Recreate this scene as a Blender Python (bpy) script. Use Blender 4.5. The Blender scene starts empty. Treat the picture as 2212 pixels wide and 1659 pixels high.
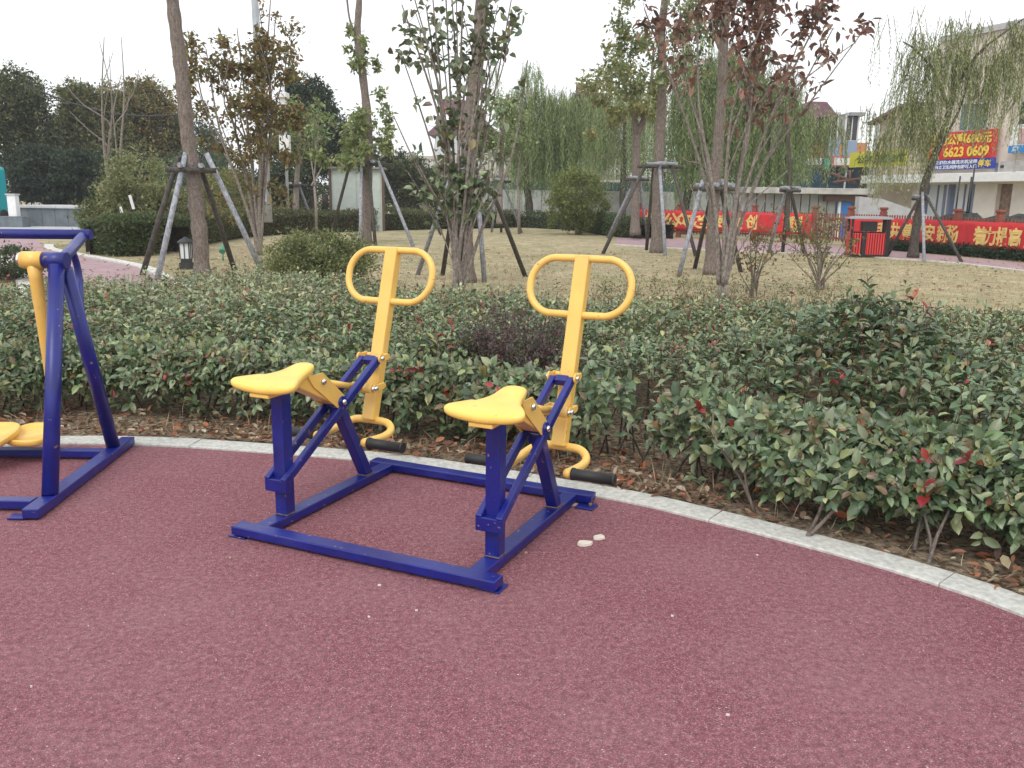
import bpy, bmesh, math, random
import numpy as np
from mathutils import Vector, Matrix
R = math.radians
random.seed(7); rng = np.random.default_rng(7)
scene = bpy.context.scene
COL = scene.collection

# ------------------------------------------------------------------ camera
F_PX, PITCH, ROLL, CH = 865.19, 0.2129, -0.0137, 1.45
cam_d = bpy.data.cameras.new('camera'); cam = bpy.data.objects.new('camera', cam_d); COL.objects.link(cam)
cam_d.sensor_width = 36.0; cam_d.lens = F_PX * 36.0 / 1024.0; cam_d.clip_end = 1500; cam_d.clip_start = 0.05
_r0 = Vector((1, 0, 0)); _u0 = Vector((0, math.sin(PITCH), math.cos(PITCH))); _f0 = Vector((0, math.cos(PITCH), -math.sin(PITCH)))
_r = _r0 * math.cos(ROLL) - _u0 * math.sin(ROLL); _u = _r0 * math.sin(ROLL) + _u0 * math.cos(ROLL)
mw = Matrix.Identity(4)
for i in range(3):
    mw[i][0] = _r[i]; mw[i][1] = _u[i]; mw[i][2] = -_f0[i]
mw[0][3], mw[1][3], mw[2][3] = 0, 0, CH
cam.matrix_world = mw
scene.camera = cam

# ------------------------------------------------------------------ world and sun (bright overcast)
SUN_EL, SUN_AZ = 52, 200
w = bpy.data.worlds.new('World'); scene.world = w; w.use_nodes = True
nt = w.node_tree; nt.nodes.clear()
wo = nt.nodes.new('ShaderNodeOutputWorld'); add = nt.nodes.new('ShaderNodeAddShader')
b1 = nt.nodes.new('ShaderNodeBackground'); b2 = nt.nodes.new('ShaderNodeBackground')
sky = nt.nodes.new('ShaderNodeTexSky'); sky.sky_type = 'NISHITA'; sky.sun_disc = False
sky.sun_elevation = R(SUN_EL); sky.sun_rotation = R(SUN_AZ); sky.dust_density = 3.0
hs = nt.nodes.new('ShaderNodeHueSaturation'); hs.inputs['Saturation'].default_value = 0.35
nt.links.new(sky.outputs[0], hs.inputs['Color']); nt.links.new(hs.outputs[0], b1.inputs[0])
b1.inputs[1].default_value = 0.05
b2.inputs[0].default_value = (0.96, 0.98, 1.0, 1); b2.inputs[1].default_value = 0.92
nt.links.new(b1.outputs[0], add.inputs[0]); nt.links.new(b2.outputs[0], add.inputs[1]); nt.links.new(add.outputs[0], wo.inputs[0])
sd = bpy.data.lights.new('sun', 'SUN'); sd.energy = 0.9; sd.angle = R(25); sd.color = (1.0, 0.96, 0.9)
so = bpy.data.objects.new('sun', sd); COL.objects.link(so)
_a = R(SUN_AZ); _e = R(SUN_EL)
sdir = Vector((math.sin(_a) * math.cos(_e), math.cos(_a) * math.cos(_e), math.sin(_e)))
so.rotation_euler = sdir.to_track_quat('Z', 'Y').to_euler()
vs = scene.view_settings; vs.view_transform = 'Standard'; vs.look = 'None'; vs.gamma = 1.0; vs.exposure = 0.24
vs.use_curve_mapping = False
scene.cycles.max_bounces = 6; scene.cycles.transparent_max_bounces = 8

# ------------------------------------------------------------------ helpers: points
KX = 1024 / 2212.0
def ray(px, py):
    x = px * KX; y = py * KX
    X = (x - 512) / F_PX; Y = -(y - 384) / F_PX
    return _r * X + _u * Y + _f0
def at(px, py, z=0.0):
    d = ray(px, py); t = (z - CH) / d.z
    return Vector((0, 0, CH)) + d * t
def ats(px, py, Y):
    d = ray(px, py); t = Y / d.y
    return Vector((0, 0, CH)) + d * t

# ------------------------------------------------------------------ helpers: materials
MATS = {}
def mat(name, col, rough=0.6, metal=0.0, var=0.0, vscale=20.0, bump=0.0, bscale=200.0, col2=None, spec=0.5, coat=0.0):
    if name in MATS: return MATS[name]
    m = bpy.data.materials.new(name); m.use_nodes = True; t = m.node_tree; b = t.nodes['Principled BSDF']
    b.inputs['Roughness'].default_value = rough; b.inputs['Metallic'].default_value = metal
    b.inputs['Specular IOR Level'].default_value = spec
    if coat: b.inputs['Coat Weight'].default_value = coat; b.inputs['Coat Roughness'].default_value = 0.3
    c = (*col, 1)
    tc = t.nodes.new('ShaderNodeTexCoord')
    if var or col2:
        n = t.nodes.new('ShaderNodeTexNoise'); n.inputs['Scale'].default_value = vscale; n.inputs['Detail'].default_value = 6
        t.links.new(tc.outputs['Object'], n.inputs['Vector'])
        r = t.nodes.new('ShaderNodeValToRGB'); r.color_ramp.elements[0].position = 0.35; r.color_ramp.elements[1].position = 0.65
        a = tuple(max(0, v * (1 - var)) for v in col); z = col2 if col2 else tuple(min(1, v * (1 + var)) for v in col)
        r.color_ramp.elements[0].color = (*a, 1); r.color_ramp.elements[1].color = (*z, 1)
        t.links.new(n.outputs[0], r.inputs[0]); t.links.new(r.outputs[0], b.inputs['Base Color'])
    else: b.inputs['Base Color'].default_value = c
    if bump:
        n2 = t.nodes.new('ShaderNodeTexNoise'); n2.inputs['Scale'].default_value = bscale; n2.inputs['Detail'].default_value = 4
        t.links.new(tc.outputs['Object'], n2.inputs['Vector'])
        bp = t.nodes.new('ShaderNodeBump'); bp.inputs['Strength'].default_value = bump; bp.inputs['Distance'].default_value = 0.01
        t.links.new(n2.outputs[0], bp.inputs['Height']); t.links.new(bp.outputs[0], b.inputs['Normal'])
    MATS[name] = m; return m

def bark_grain(m, sc=(40, 40, 9), dist=.02):
    t = m.node_tree; b = t.nodes['Principled BSDF']; tc = t.nodes.new('ShaderNodeTexCoord'); mp = t.nodes.new('ShaderNodeMapping'); mp.inputs['Scale'].default_value = sc
    n = t.nodes.new('ShaderNodeTexNoise'); n.inputs['Scale'].default_value = 1.0; n.inputs['Detail'].default_value = 7; n.inputs['Roughness'].default_value = .7
    t.links.new(tc.outputs['Object'], mp.inputs[0]); t.links.new(mp.outputs[0], n.inputs['Vector'])
    bp = t.nodes.new('ShaderNodeBump'); bp.inputs['Strength'].default_value = 1.0; bp.inputs['Distance'].default_value = dist
    t.links.new(n.outputs[0], bp.inputs['Height']); t.links.new(bp.outputs[0], b.inputs['Normal'])
    src = b.inputs['Base Color'].links[0].from_socket; mx = t.nodes.new('ShaderNodeMix'); mx.data_type = 'RGBA'; mx.blend_type = 'MULTIPLY'; mx.inputs[0].default_value = 1
    r = t.nodes.new('ShaderNodeMapRange'); r.inputs[1].default_value = .35; r.inputs[2].default_value = .62; r.inputs[3].default_value = .55; r.inputs[4].default_value = 1.2
    t.links.new(n.outputs[0], r.inputs[0]); t.links.new(src, mx.inputs[6]); t.links.new(r.outputs[0], mx.inputs[7]); t.links.new(mx.outputs[2], b.inputs['Base Color'])
def add_wear(m, chip=(.22, .16, .12), thr=.69, sc=34, dust=(.30, .27, .27), damt=.25):
    t = m.node_tree; b = t.nodes['Principled BSDF']; tc = t.nodes.new('ShaderNodeTexCoord')
    src = b.inputs['Base Color'].links[0].from_socket
    n = t.nodes.new('ShaderNodeTexNoise'); n.inputs['Scale'].default_value = 5; n.inputs['Detail'].default_value = 8; n.inputs['Roughness'].default_value = .7; t.links.new(tc.outputs['Object'], n.inputs['Vector'])
    r = t.nodes.new('ShaderNodeMapRange'); r.inputs[1].default_value = .48; r.inputs[2].default_value = .75; r.inputs[3].default_value = 0; r.inputs[4].default_value = damt; t.links.new(n.outputs[0], r.inputs[0])
    m1 = t.nodes.new('ShaderNodeMix'); m1.data_type = 'RGBA'; t.links.new(r.outputs[0], m1.inputs[0]); t.links.new(src, m1.inputs[6]); m1.inputs[7].default_value = (*dust, 1)
    n2 = t.nodes.new('ShaderNodeTexNoise'); n2.inputs['Scale'].default_value = sc; n2.inputs['Detail'].default_value = 3; t.links.new(tc.outputs['Object'], n2.inputs['Vector'])
    r2 = t.nodes.new('ShaderNodeMapRange'); r2.inputs[1].default_value = thr; r2.inputs[2].default_value = thr + .02; t.links.new(n2.outputs[0], r2.inputs[0])
    m2 = t.nodes.new('ShaderNodeMix'); m2.data_type = 'RGBA'; t.links.new(r2.outputs[0], m2.inputs[0]); t.links.new(m1.outputs[2], m2.inputs[6]); m2.inputs[7].default_value = (*chip, 1)
    t.links.new(m2.outputs[2], b.inputs['Base Color'])
    r3 = t.nodes.new('ShaderNodeMapRange'); r3.inputs[1].default_value = .3; r3.inputs[2].default_value = .7; r3.inputs[3].default_value = b.inputs['Roughness'].default_value - .12; r3.inputs[4].default_value = b.inputs['Roughness'].default_value + .18
    t.links.new(n.outputs[0], r3.inputs[0]); t.links.new(r3.outputs[0], b.inputs['Roughness'])
def leaf_mat(name, rough=0.45, trans=0.25, spec=0.5):
    if name in MATS: return MATS[name]
    m = bpy.data.materials.new(name); m.use_nodes = True; t = m.node_tree; b = t.nodes['Principled BSDF']
    a = t.nodes.new('ShaderNodeAttribute'); a.attribute_name = 'col'
    n = t.nodes.new('ShaderNodeTexNoise'); n.inputs['Scale'].default_value = 60
    tc = t.nodes.new('ShaderNodeTexCoord'); t.links.new(tc.outputs['Object'], n.inputs['Vector'])
    mx = t.nodes.new('ShaderNodeMix'); mx.data_type = 'RGBA'; mx.blend_type = 'MULTIPLY'
    rp = t.nodes.new('ShaderNodeMapRange'); rp.inputs[3].default_value = 0.75; rp.inputs[4].default_value = 1.25
    t.links.new(n.outputs[0], rp.inputs[0]); mx.inputs[0].default_value = 1.0
    t.links.new(a.outputs['Color'], mx.inputs[6]); t.links.new(rp.outputs[0], mx.inputs[7])
    t.links.new(mx.outputs[2], b.inputs['Base Color'])
    b.inputs['Roughness'].default_value = rough; b.inputs['Specular IOR Level'].default_value = spec
    tr = t.nodes.new('ShaderNodeBsdfTranslucent'); t.links.new(mx.outputs[2], tr.inputs[0])
    ms = t.nodes.new('ShaderNodeMixShader'); ms.inputs[0].default_value = trans
    t.links.new(b.outputs[0], ms.inputs[1]); t.links.new(tr.outputs[0], ms.inputs[2])
    t.links.new(ms.outputs[0], t.nodes['Material Output'].inputs[0])
    MATS[name] = m; return m

# ------------------------------------------------------------------ helpers: objects
def tag(o, label=None, cat=None, group=None, kind=None):
    if label: o['label'] = label
    if cat: o['category'] = cat
    if group: o['group'] = group
    if kind: o['kind'] = kind
    return o
def empty(name, loc=(0, 0, 0), label=None, cat=None, group=None, rz=0.0):
    o = bpy.data.objects.new(name, None); COL.objects.link(o); o.location = loc; o.rotation_euler = (0, 0, rz)
    o.empty_display_size = 0.1
    return tag(o, label, cat, group)
def link(name, me, parent=None, m=None, smooth=False):
    if m is not None and not me.materials:
        for q in (m if isinstance(m, (list, tuple)) else [m]): me.materials.append(q)
    if smooth: me.shade_smooth()
    o = bpy.data.objects.new(name, me); COL.objects.link(o)
    if parent is not None: o.parent = parent
    return o
def from_bm(bm, name):
    me = bpy.data.meshes.new(name); bm.to_mesh(me); bm.free(); return me

def bm_box(bm, c, s, rot=None, bev=0.0, seg=1):
    """box of full size s centred at c"""
    M = Matrix.Translation(Vector(c)) @ (rot.to_4x4() if rot is not None else Matrix.Identity(4)) @ Matrix.Diagonal((s[0], s[1], s[2], 1))
    r = bmesh.ops.create_cube(bm, size=1.0, matrix=M)
    if bev > 0:
        es = {e for v in r['verts'] for e in v.link_edges}
        bmesh.ops.bevel(bm, geom=list(es), offset=bev, segments=seg, profile=0.5, affect='EDGES')
def bm_bar(bm, p0, p1, ws, wn, side=(1, 0, 0), bev=0.004):
    p0 = Vector(p0); p1 = Vector(p1); d = (p1 - p0); L = d.length; d.normalize()
    s = Vector(side); s = (s - d * s.dot(d)).normalized(); n = d.cross(s)
    rot = Matrix((s, d, -n)).transposed() if False else Matrix(((s.x, d.x, n.x), (s.y, d.y, n.y), (s.z, d.z, n.z)))
    if rot.determinant() < 0: rot = Matrix(((-s.x, d.x, n.x), (-s.y, d.y, n.y), (-s.z, d.z, n.z)))
    bm_box(bm, (p0 + p1) / 2, (ws, L, wn), rot, bev, 2)
def bm_tube(bm, pts, rad, n=10, cap=True):
    pts = [Vector(p) for p in pts]
    if not isinstance(rad, (list, tuple)): rad = [rad] * len(pts)
    rings = []; prev = None
    for i, p in enumerate(pts):
        t = (pts[min(i + 1, len(pts) - 1)] - pts[max(i - 1, 0)]).normalized()
        if prev is None:
            a = Vector((0, 0, 1)) if abs(t.z) < 0.9 else Vector((1, 0, 0)); s = t.cross(a).normalized()
        else:
            s = (prev - t * prev.dot(t)).normalized()
        prev = s; q = t.cross(s)
        rings.append([bm.verts.new(p + (s * math.cos(2 * math.pi * k / n) + q * math.sin(2 * math.pi * k / n)) * rad[i]) for k in range(n)])
    for i in range(len(rings) - 1):
        for k in range(n):
            f = bm.faces.new((rings[i][k], rings[i][(k + 1) % n], rings[i + 1][(k + 1) % n], rings[i + 1][k])); f.smooth = True
    if cap:
        bm.faces.new(rings[0][::-1]); bm.faces.new(rings[-1])
def catmull(P, n=8, closed=False):
    P = [Vector(p) for p in P]; out = []; N = len(P)
    rg = range(N if closed else N - 1)
    for i in rg:
        g = (lambda j: P[j % N]) if closed else (lambda j: P[max(0, min(N - 1, j))])
        a, b, c, d = g(i - 1), g(i), g(i + 1), g(i + 2)
        for k in range(n):
            t = k / n
            out.append(0.5 * ((2 * b) + (c - a) * t + (2 * a - 5 * b + 4 * c - d) * t * t + (3 * b - a - 3 * c + d) * t ** 3))
    if not closed: out.append(P[-1])
    return out
def box_ob(name, c, s, m, parent=None, bev=0.004, rot=None):
    bm = bmesh.new(); bm_box(bm, c, s, rot, bev, 2 if bev else 1); return link(name, from_bm(bm, name), parent, m)
def bar_ob(name, p0, p1, ws, wn, m, parent=None, side=(1, 0, 0), bev=0.004):
    bm = bmesh.new(); bm_bar(bm, p0, p1, ws, wn, side, bev); return link(name, from_bm(bm, name), parent, m)
def tube_ob(name, pts, rad, m, parent=None, n=12):
    bm = bmesh.new(); bm_tube(bm, pts, rad, n); return link(name, from_bm(bm, name), parent, m)
def poly_sheet(name, pts, z, m, kind='structure'):
    bm = bmesh.new(); vv = [bm.verts.new((p[0], p[1], z)) for p in pts]; f = bm.faces.new(vv)
    if f.normal.z < 0: bmesh.ops.reverse_faces(bm, faces=[f])
    bmesh.ops.triangulate(bm, faces=bm.faces[:])
    return tag(link(name, from_bm(bm, name), None, m), kind=kind)

# leaves as numpy mesh -------------------------------------------------------
def norm(a): return a / np.maximum(np.linalg.norm(a, axis=1, keepdims=True), 1e-9)
def leaf_arrays(P, D, N, L, W, fold=0.25, droop=0.15, simple=False):
    """P base points, D axis dir, N approx normal; returns verts (n,k,3)"""
    D = norm(D); S = norm(np.cross(D, N)); N = np.cross(S, D); L = L[:, None]; W = W[:, None]
    if simple:
        v = [P, P + D * L * .5 + S * W * .5, P + D * L - N * L * droop, P + D * L * .5 - S * W * .5]
        return np.stack(v, 1), np.array([[0, 1, 2, 3]])
    v = [P, P + D * L * .3 + S * W * .42 + N * W * fold, P + D * L * .35, P + D * L * .3 - S * W * .42 + N * W * fold,
         P + D * L * .68 + S * W * .40 + N * (W * fold - L * droop * .4), P + D * L * .7 - N * L * droop * .4, P + D * L * .68 - S * W * .40 + N * (W * fold - L * droop * .4),
         P + D * L - N * L * droop]
    fc = np.array([[0, 1, 2, 2], [0, 2, 3, 3], [1, 4, 5, 2], [2, 5, 6, 3], [4, 7, 5, 5], [5, 7, 6, 6]])
    return np.stack(v, 1), fc
def np_mesh(name, V, faces, cols, smooth=False):
    """V (n,k,3) , faces (m,4) with repeated last index meaning triangle, cols (n,3)"""
    n, k = V.shape[:2]; me = bpy.data.meshes.new(name)
    tri = faces[:, 2] == faces[:, 3]
    lt = np.where(tri, 3, 4); fl = np.concatenate([f[:3] if t else f for f, t in zip(faces, tri)])
    idx = (np.arange(n)[:, None] * k + fl[None, :]).ravel()
    tot = np.tile(lt, n); st = np.concatenate([[0], np.cumsum(tot)[:-1]])
    me.vertices.add(n * k); me.vertices.foreach_set('co', V.astype(np.float32).ravel())
    me.loops.add(len(idx)); me.loops.foreach_set('vertex_index', idx.astype(np.int32))
    me.polygons.add(len(tot)); me.polygons.foreach_set('loop_start', st.astype(np.int32))
    if smooth: me.polygons.foreach_set('use_smooth', np.ones(len(tot), bool))
    me.update(calc_edges=True)
    a = me.attributes.new('col', 'FLOAT_COLOR', 'POINT')
    c = np.ones((n, k, 4), np.float32); c[:, :, :3] = cols[:, None, :]
    a.data.foreach_set('color', c.ravel())
    return me
def pick(pal, n, wts=None, jit=0.15):
    pal = np.array(pal, float); p = None if wts is None else np.array(wts) / np.sum(wts)
    c = pal[rng.choice(len(pal), n, p=p)]
    return np.clip(c * (1 + rng.normal(0, jit, (n, 1))) * (1 + rng.normal(0, jit * .3, (n, 3))), 0.004, 1)
def rand_dirs(n): return norm(rng.normal(size=(n, 3)))
def leaf_cloud(name, P, pal, wts, L, W, parent, m, up=0.3, simple=True, D=None, jit=0.15, kind='stuff', out=None):
    n = len(P); d = rand_dirs(n) if D is None else D
    if out is not None: d = d * .7 + out * .8
    d[:, 2] += up; N = rand_dirs(n) * .7; N[:, 2] += .8
    Ls = L * rng.uniform(.7, 1.25, n); Ws = W * rng.uniform(.7, 1.2, n)
    V, fc = leaf_arrays(P, d, N, Ls, Ws, simple=simple)
    me = np_mesh(name, V, fc, pick(pal, n, wts, jit))
    o = link(name, me, parent, m)
    if kind: o['kind'] = kind
    return o
def ellipsoid_pts(blobs, dens=1.0):
    """blobs (cx,cy,cz,rx,ry,rz,n): points biased to the shell with clumping"""
    out = []
    for (cx, cy, cz, rx, ry, rz, n) in blobs:
        n = int(n * dens); k = max(6, n // 60)
        cc = rand_dirs(k) * (rng.uniform(.35, 1.12, (k, 1)) ** .6)
        q = cc[rng.integers(0, k, n)] + rng.normal(0, .115, (n, 3))
        out.append(q * np.array([rx, ry, rz]) + np.array([cx, cy, cz]))
    return np.concatenate(out)

# ------------------------------------------------------------------ materials
BLUE = mat('blue_paint', (0.003, 0.009, 0.175), 0.38, var=0.15, vscale=9, bump=0.05, bscale=300, coat=0.3)
YEL = mat('yellow_paint', (0.85, 0.53, 0.12), 0.36, var=0.05, vscale=8, bump=0.03, bscale=250, coat=0.15)
YELP = mat('yellow_plastic', (0.90, 0.60, 0.12), 0.3, var=0.05, vscale=10, bump=0.05, bscale=180)
RUB = mat('black_rubber', (0.018, 0.019, 0.02), 0.55, bump=0.15, bscale=400)
STEEL = mat('bright_steel', (0.75, 0.75, 0.76), 0.2, 1.0)
RUST = mat('rusty_weld', (0.16, 0.11, 0.08), 0.8, var=0.4, vscale=60)
KERB = mat('kerb_concrete', (0.52, 0.52, 0.48), 0.85, var=0.17, vscale=42, bump=0.35, bscale=120)
BARK = mat('grey_brown_bark', (0.215, 0.175, 0.15), 0.9, var=0.2, vscale=30, bump=0.6, bscale=45)
BARK2 = mat('pale_bark', (0.27, 0.23, 0.20), 0.9, var=0.3, vscale=25, bump=0.4, bscale=60)
BARKD = mat('dark_bark', (0.10, 0.085, 0.07), 0.9, var=0.35, vscale=20, bump=0.5, bscale=50)
POLEG = mat('grey_pole', (0.33, 0.34, 0.38), 0.75, var=0.25, vscale=14, bump=0.3, bscale=60)
POLED = mat('dark_pole', (0.085, 0.075, 0.065), 0.85, var=0.3, vscale=16, bump=0.3, bscale=60)  # pole tones: one pale grey, one dark brown, mixed within each frame
LEAFM = leaf_mat('glossy_leaf', 0.34, 0.22, 0.75)
LEAFD = leaf_mat('matt_leaf', 0.6, 0.38, 0.3)
DRY = leaf_mat('dry_leaf', 0.85, 0.15, 0.2)

bark_grain(BARK); bark_grain(BARK2, (70, 70, 14), .01); bark_grain(BARKD); bark_grain(POLEG, (60, 60, 6), .006); bark_grain(POLED, (60, 60, 6), .006)
add_wear(BLUE, dust=(.09, .11, .28), damt=.12); add_wear(YEL, (.45, .30, .12), .70, 40, (.62, .50, .30), .22); add_wear(YELP, (.50, .36, .16), .71, 36, (.66, .55, .35), .25)
def ground_mat():
    m = bpy.data.materials.new('dry_lawn'); m.use_nodes = True; t = m.node_tree; b = t.nodes['Principled BSDF']; b.inputs['Roughness'].default_value = 1; b.inputs['Specular IOR Level'].default_value = .1
    tc = t.nodes.new('ShaderNodeTexCoord')
    def N(s, d=6):
        n = t.nodes.new('ShaderNodeTexNoise'); n.inputs['Scale'].default_value = s; n.inputs['Detail'].default_value = d; t.links.new(tc.outputs['Object'], n.inputs['Vector']); return n
    def ramp(n, pts):
        r = t.nodes.new('ShaderNodeValToRGB'); e = r.color_ramp.elements
        e[0].position, e[0].color = pts[0][0], (*pts[0][1], 1); e[1].position, e[1].color = pts[-1][0], (*pts[-1][1], 1)
        for p, c in pts[1:-1]: x = e.new(p); x.color = (*c, 1)
        t.links.new(n.outputs[0], r.inputs[0]); return r
    r1 = ramp(N(0.35), [(0.3, (0.385, 0.325, 0.21)), (0.5, (0.445, 0.375, 0.255)), (0.7, (0.31, 0.295, 0.165))])
    r2 = ramp(N(9, 8), [(0.3, (0.62, 0.62, 0.6)), (0.7, (1.2, 1.2, 1.2))])
    r3 = ramp(N(1.6, 8), [(0.35, (0.78, 0.82, 0.75)), (0.65, (1.1, 1.08, 1.05))])
    mx = t.nodes.new('ShaderNodeMix'); mx.data_type = 'RGBA'; mx.blend_type = 'MULTIPLY'; mx.inputs[0].default_value = 1
    my = t.nodes.new('ShaderNodeMix'); my.data_type = 'RGBA'; my.blend_type = 'MULTIPLY'; my.inputs[0].default_value = 1
    t.links.new(r1.outputs[0], mx.inputs[6]); t.links.new(r2.outputs[0], mx.inputs[7])
    t.links.new(mx.outputs[2], my.inputs[6]); t.links.new(r3.outputs[0], my.inputs[7]); t.links.new(my.outputs[2], b.inputs['Base Color'])
    bp = t.nodes.new('ShaderNodeBump'); bp.inputs['Strength'].default_value = .6; bp.inputs['Distance'].default_value = .03
    t.links.new(N(25, 8).outputs[0], bp.inputs['Height']); t.links.new(bp.outputs[0], b.inputs['Normal'])
    return m
def soil_mat():
    m = mat('bed_soil', (0.16, 0.115, 0.08), 1.0, var=0.4, vscale=38, bump=1.0, bscale=90, col2=(0.40, 0.32, 0.23), spec=.1); return m
def rubber_mat():
    m = bpy.data.materials.new('red_rubber_granules'); m.use_nodes = True; t = m.node_tree; b = t.nodes['Principled BSDF']; b.inputs['Roughness'].default_value = .85; b.inputs['Specular IOR Level'].default_value = .3
    tc = t.nodes.new('ShaderNodeTexCoord')
    vo = t.nodes.new('ShaderNodeTexVoronoi'); vo.inputs['Scale'].default_value = 330; t.links.new(tc.outputs['Object'], vo.inputs['Vector'])
    wn = t.nodes.new('ShaderNodeSeparateColor'); t.links.new(vo.outputs['Color'], wn.inputs[0])
    r = t.nodes.new('ShaderNodeValToRGB'); e = r.color_ramp.elements; e[0].position = 0; e[0].color = (0.135, 0.038, 0.050, 1); e[1].position = 1; e[1].color = (0.42, 0.33, 0.33, 1)
    for p, c in ((0.35, (0.215, 0.068, 0.086)), (0.62, (0.255, 0.088, 0.108)), (0.85, (0.315, 0.138, 0.155)), (0.955, (0.38, 0.22, 0.235))): x = e.new(p); x.color = (*c, 1)
    t.links.new(wn.outputs[0], r.inputs[0])
    n = t.nodes.new('ShaderNodeTexNoise'); n.inputs['Scale'].default_value = 1.3; n.inputs['Detail'].default_value = 9; n.inputs['Roughness'].default_value = .65; t.links.new(tc.outputs['Object'], n.inputs['Vector'])
    r2 = t.nodes.new('ShaderNodeValToRGB'); r2.color_ramp.elements[0].position = .38; r2.color_ramp.elements[1].position = .66
    t.links.new(n.outputs[0], r2.inputs[0])
    mx = t.nodes.new('ShaderNodeMix'); mx.data_type = 'RGBA'; t.links.new(r.outputs[0], mx.inputs[6]); mx.inputs[7].default_value = (0.31, 0.165, 0.18, 1)
    ml = t.nodes.new('ShaderNodeMath'); ml.operation = 'MULTIPLY'; ml.inputs[1].default_value = .42; t.links.new(r2.outputs[0], ml.inputs[0]); t.links.new(ml.outputs[0], mx.inputs[0])
    n3 = t.nodes.new('ShaderNodeTexNoise'); n3.inputs['Scale'].default_value = 45; n3.inputs['Detail'].default_value = 5; t.links.new(tc.outputs['Object'], n3.inputs['Vector'])
    mr = t.nodes.new('ShaderNodeMapRange'); mr.inputs[1].default_value = .3; mr.inputs[2].default_value = .7; mr.inputs[3].default_value = .72; mr.inputs[4].default_value = 1.28; t.links.new(n3.outputs[0], mr.inputs[0])
    mm = t.nodes.new('ShaderNodeMix'); mm.data_type = 'RGBA'; mm.blend_type = 'MULTIPLY'; mm.inputs[0].default_value = 1
    t.links.new(mx.outputs[2], mm.inputs[6]); t.links.new(mr.outputs[0], mm.inputs[7]); t.links.new(mm.outputs[2], b.inputs['Base Color'])
    bp = t.nodes.new('ShaderNodeBump'); bp.inputs['Strength'].default_value = .7; bp.inputs['Distance'].default_value = .004
    t.links.new(vo.outputs['Distance'], bp.inputs['Height']); t.links.new(bp.outputs[0], b.inputs['Normal'])
    return m
PATHM = mat('pink_path_rubber', (0.36, 0.245, 0.26), 0.9, var=0.12, vscale=3, bump=0.2, bscale=80)
EDGEM = mat('white_path_edging', (0.62, 0.61, 0.57), 0.85, var=0.12, vscale=6, bump=0.2, bscale=60)

# ------------------------------------------------------------------ ground sheets
gm = ground_mat()
bm = bmesh.new(); bmesh.ops.create_grid(bm, x_segments=80, y_segments=80, size=400, matrix=Matrix.Translation((0, 100, -0.03)))
tag(link('ground', from_bm(bm, 'ground'), None, gm), kind='structure')
CURVE = [(-9, 1.6), (-7.2, 3.1), (-5.8, 3.95), (-4.4, 4.5), (-2.944, 4.80), (-2.25, 4.855), (-1.6, 4.775), (-0.6, 4.54), (0.46, 4.055), (0.85, 3.80), (1.13, 3.585), (1.44, 3.325), (1.69, 3.07), (1.84, 2.87), (2.42, 2.0), (2.95, .9), (3.35, -.5), (3.5, -2.5)]
KC = catmull([(x, y, 0) for x, y in CURVE], 10)
def offset(poly, d):
    out = []
    for i, p in enumerate(poly):
        t = (poly[min(i + 1, len(poly) - 1)] - poly[max(0, i - 1)]).normalized(); n = Vector((-t.y, t.x, 0))
        out.append(p + n * d)
    return out
# travelling left to right, the outside (bed) is on the left-hand normal
poly_sheet('play_surface', [tuple(p) for p in offset(KC, 0.01)] + [(4.2, -8, 0), (-12, -8, 0), (-12, 1, 0)], 0.0, rubber_mat())
# kerb stones
kerb = empty('kerb', (0, 0, 0)); tag(kerb, kind='structure')
acc = 0; seg = [KC[0]]; stones = []
dense = catmull([(x, y, 0) for x, y in CURVE], 40)
for a, b_ in zip(dense[:-1], dense[1:]):
    acc += (b_ - a).length; seg.append(b_)
    if acc > 0.99: stones.append(seg); seg = [b_]; acc = 0
for s in stones:
    bm = bmesh.new(); s = s[::max(1, len(s) // 6)] + [s[-1]]
    t0 = (s[1] - s[0]).normalized(); t1 = (s[-1] - s[-2]).normalized()
    s = [s[0] + t0 * .0018] + s[1:-1] + [s[-1] - t1 * .0018]
    s = [p for i, p in enumerate(s) if i == 0 or (p - s[i - 1]).length > 1e-4]
    inn = offset(s, 0.0); out = offset(s, 0.155)
    j = random.uniform(-.002, .002); top = .016 + j; ch = .006
    rows = []
    for pi_, po in zip(inn, out):
        n = (po - pi_).normalized()
        rows.append([bm.verts.new((pi_.x, pi_.y, -.1)), bm.verts.new((pi_.x, pi_.y, top - ch)), bm.verts.new((pi_.x + n.x * ch, pi_.y + n.y * ch, top)), bm.verts.new((po.x - n.x * ch, po.y - n.y * ch, top)), bm.verts.new((po.x, po.y, top - ch)), bm.verts.new((po.x, po.y, -.1))])
    for r0, r1 in zip(rows[:-1], rows[1:]):
        for k in range(5): bm.faces.new((r0[k], r0[k + 1], r1[k + 1], r1[k]))
    bm.faces.new(rows[0]); bm.faces.new(rows[-1][::-1]); bmesh.ops.recalc_face_normals(bm, faces=bm.faces[:])
    link('kerb_stone', from_bm(bm, 'kerb_stone'), kerb, KERB)

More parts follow.
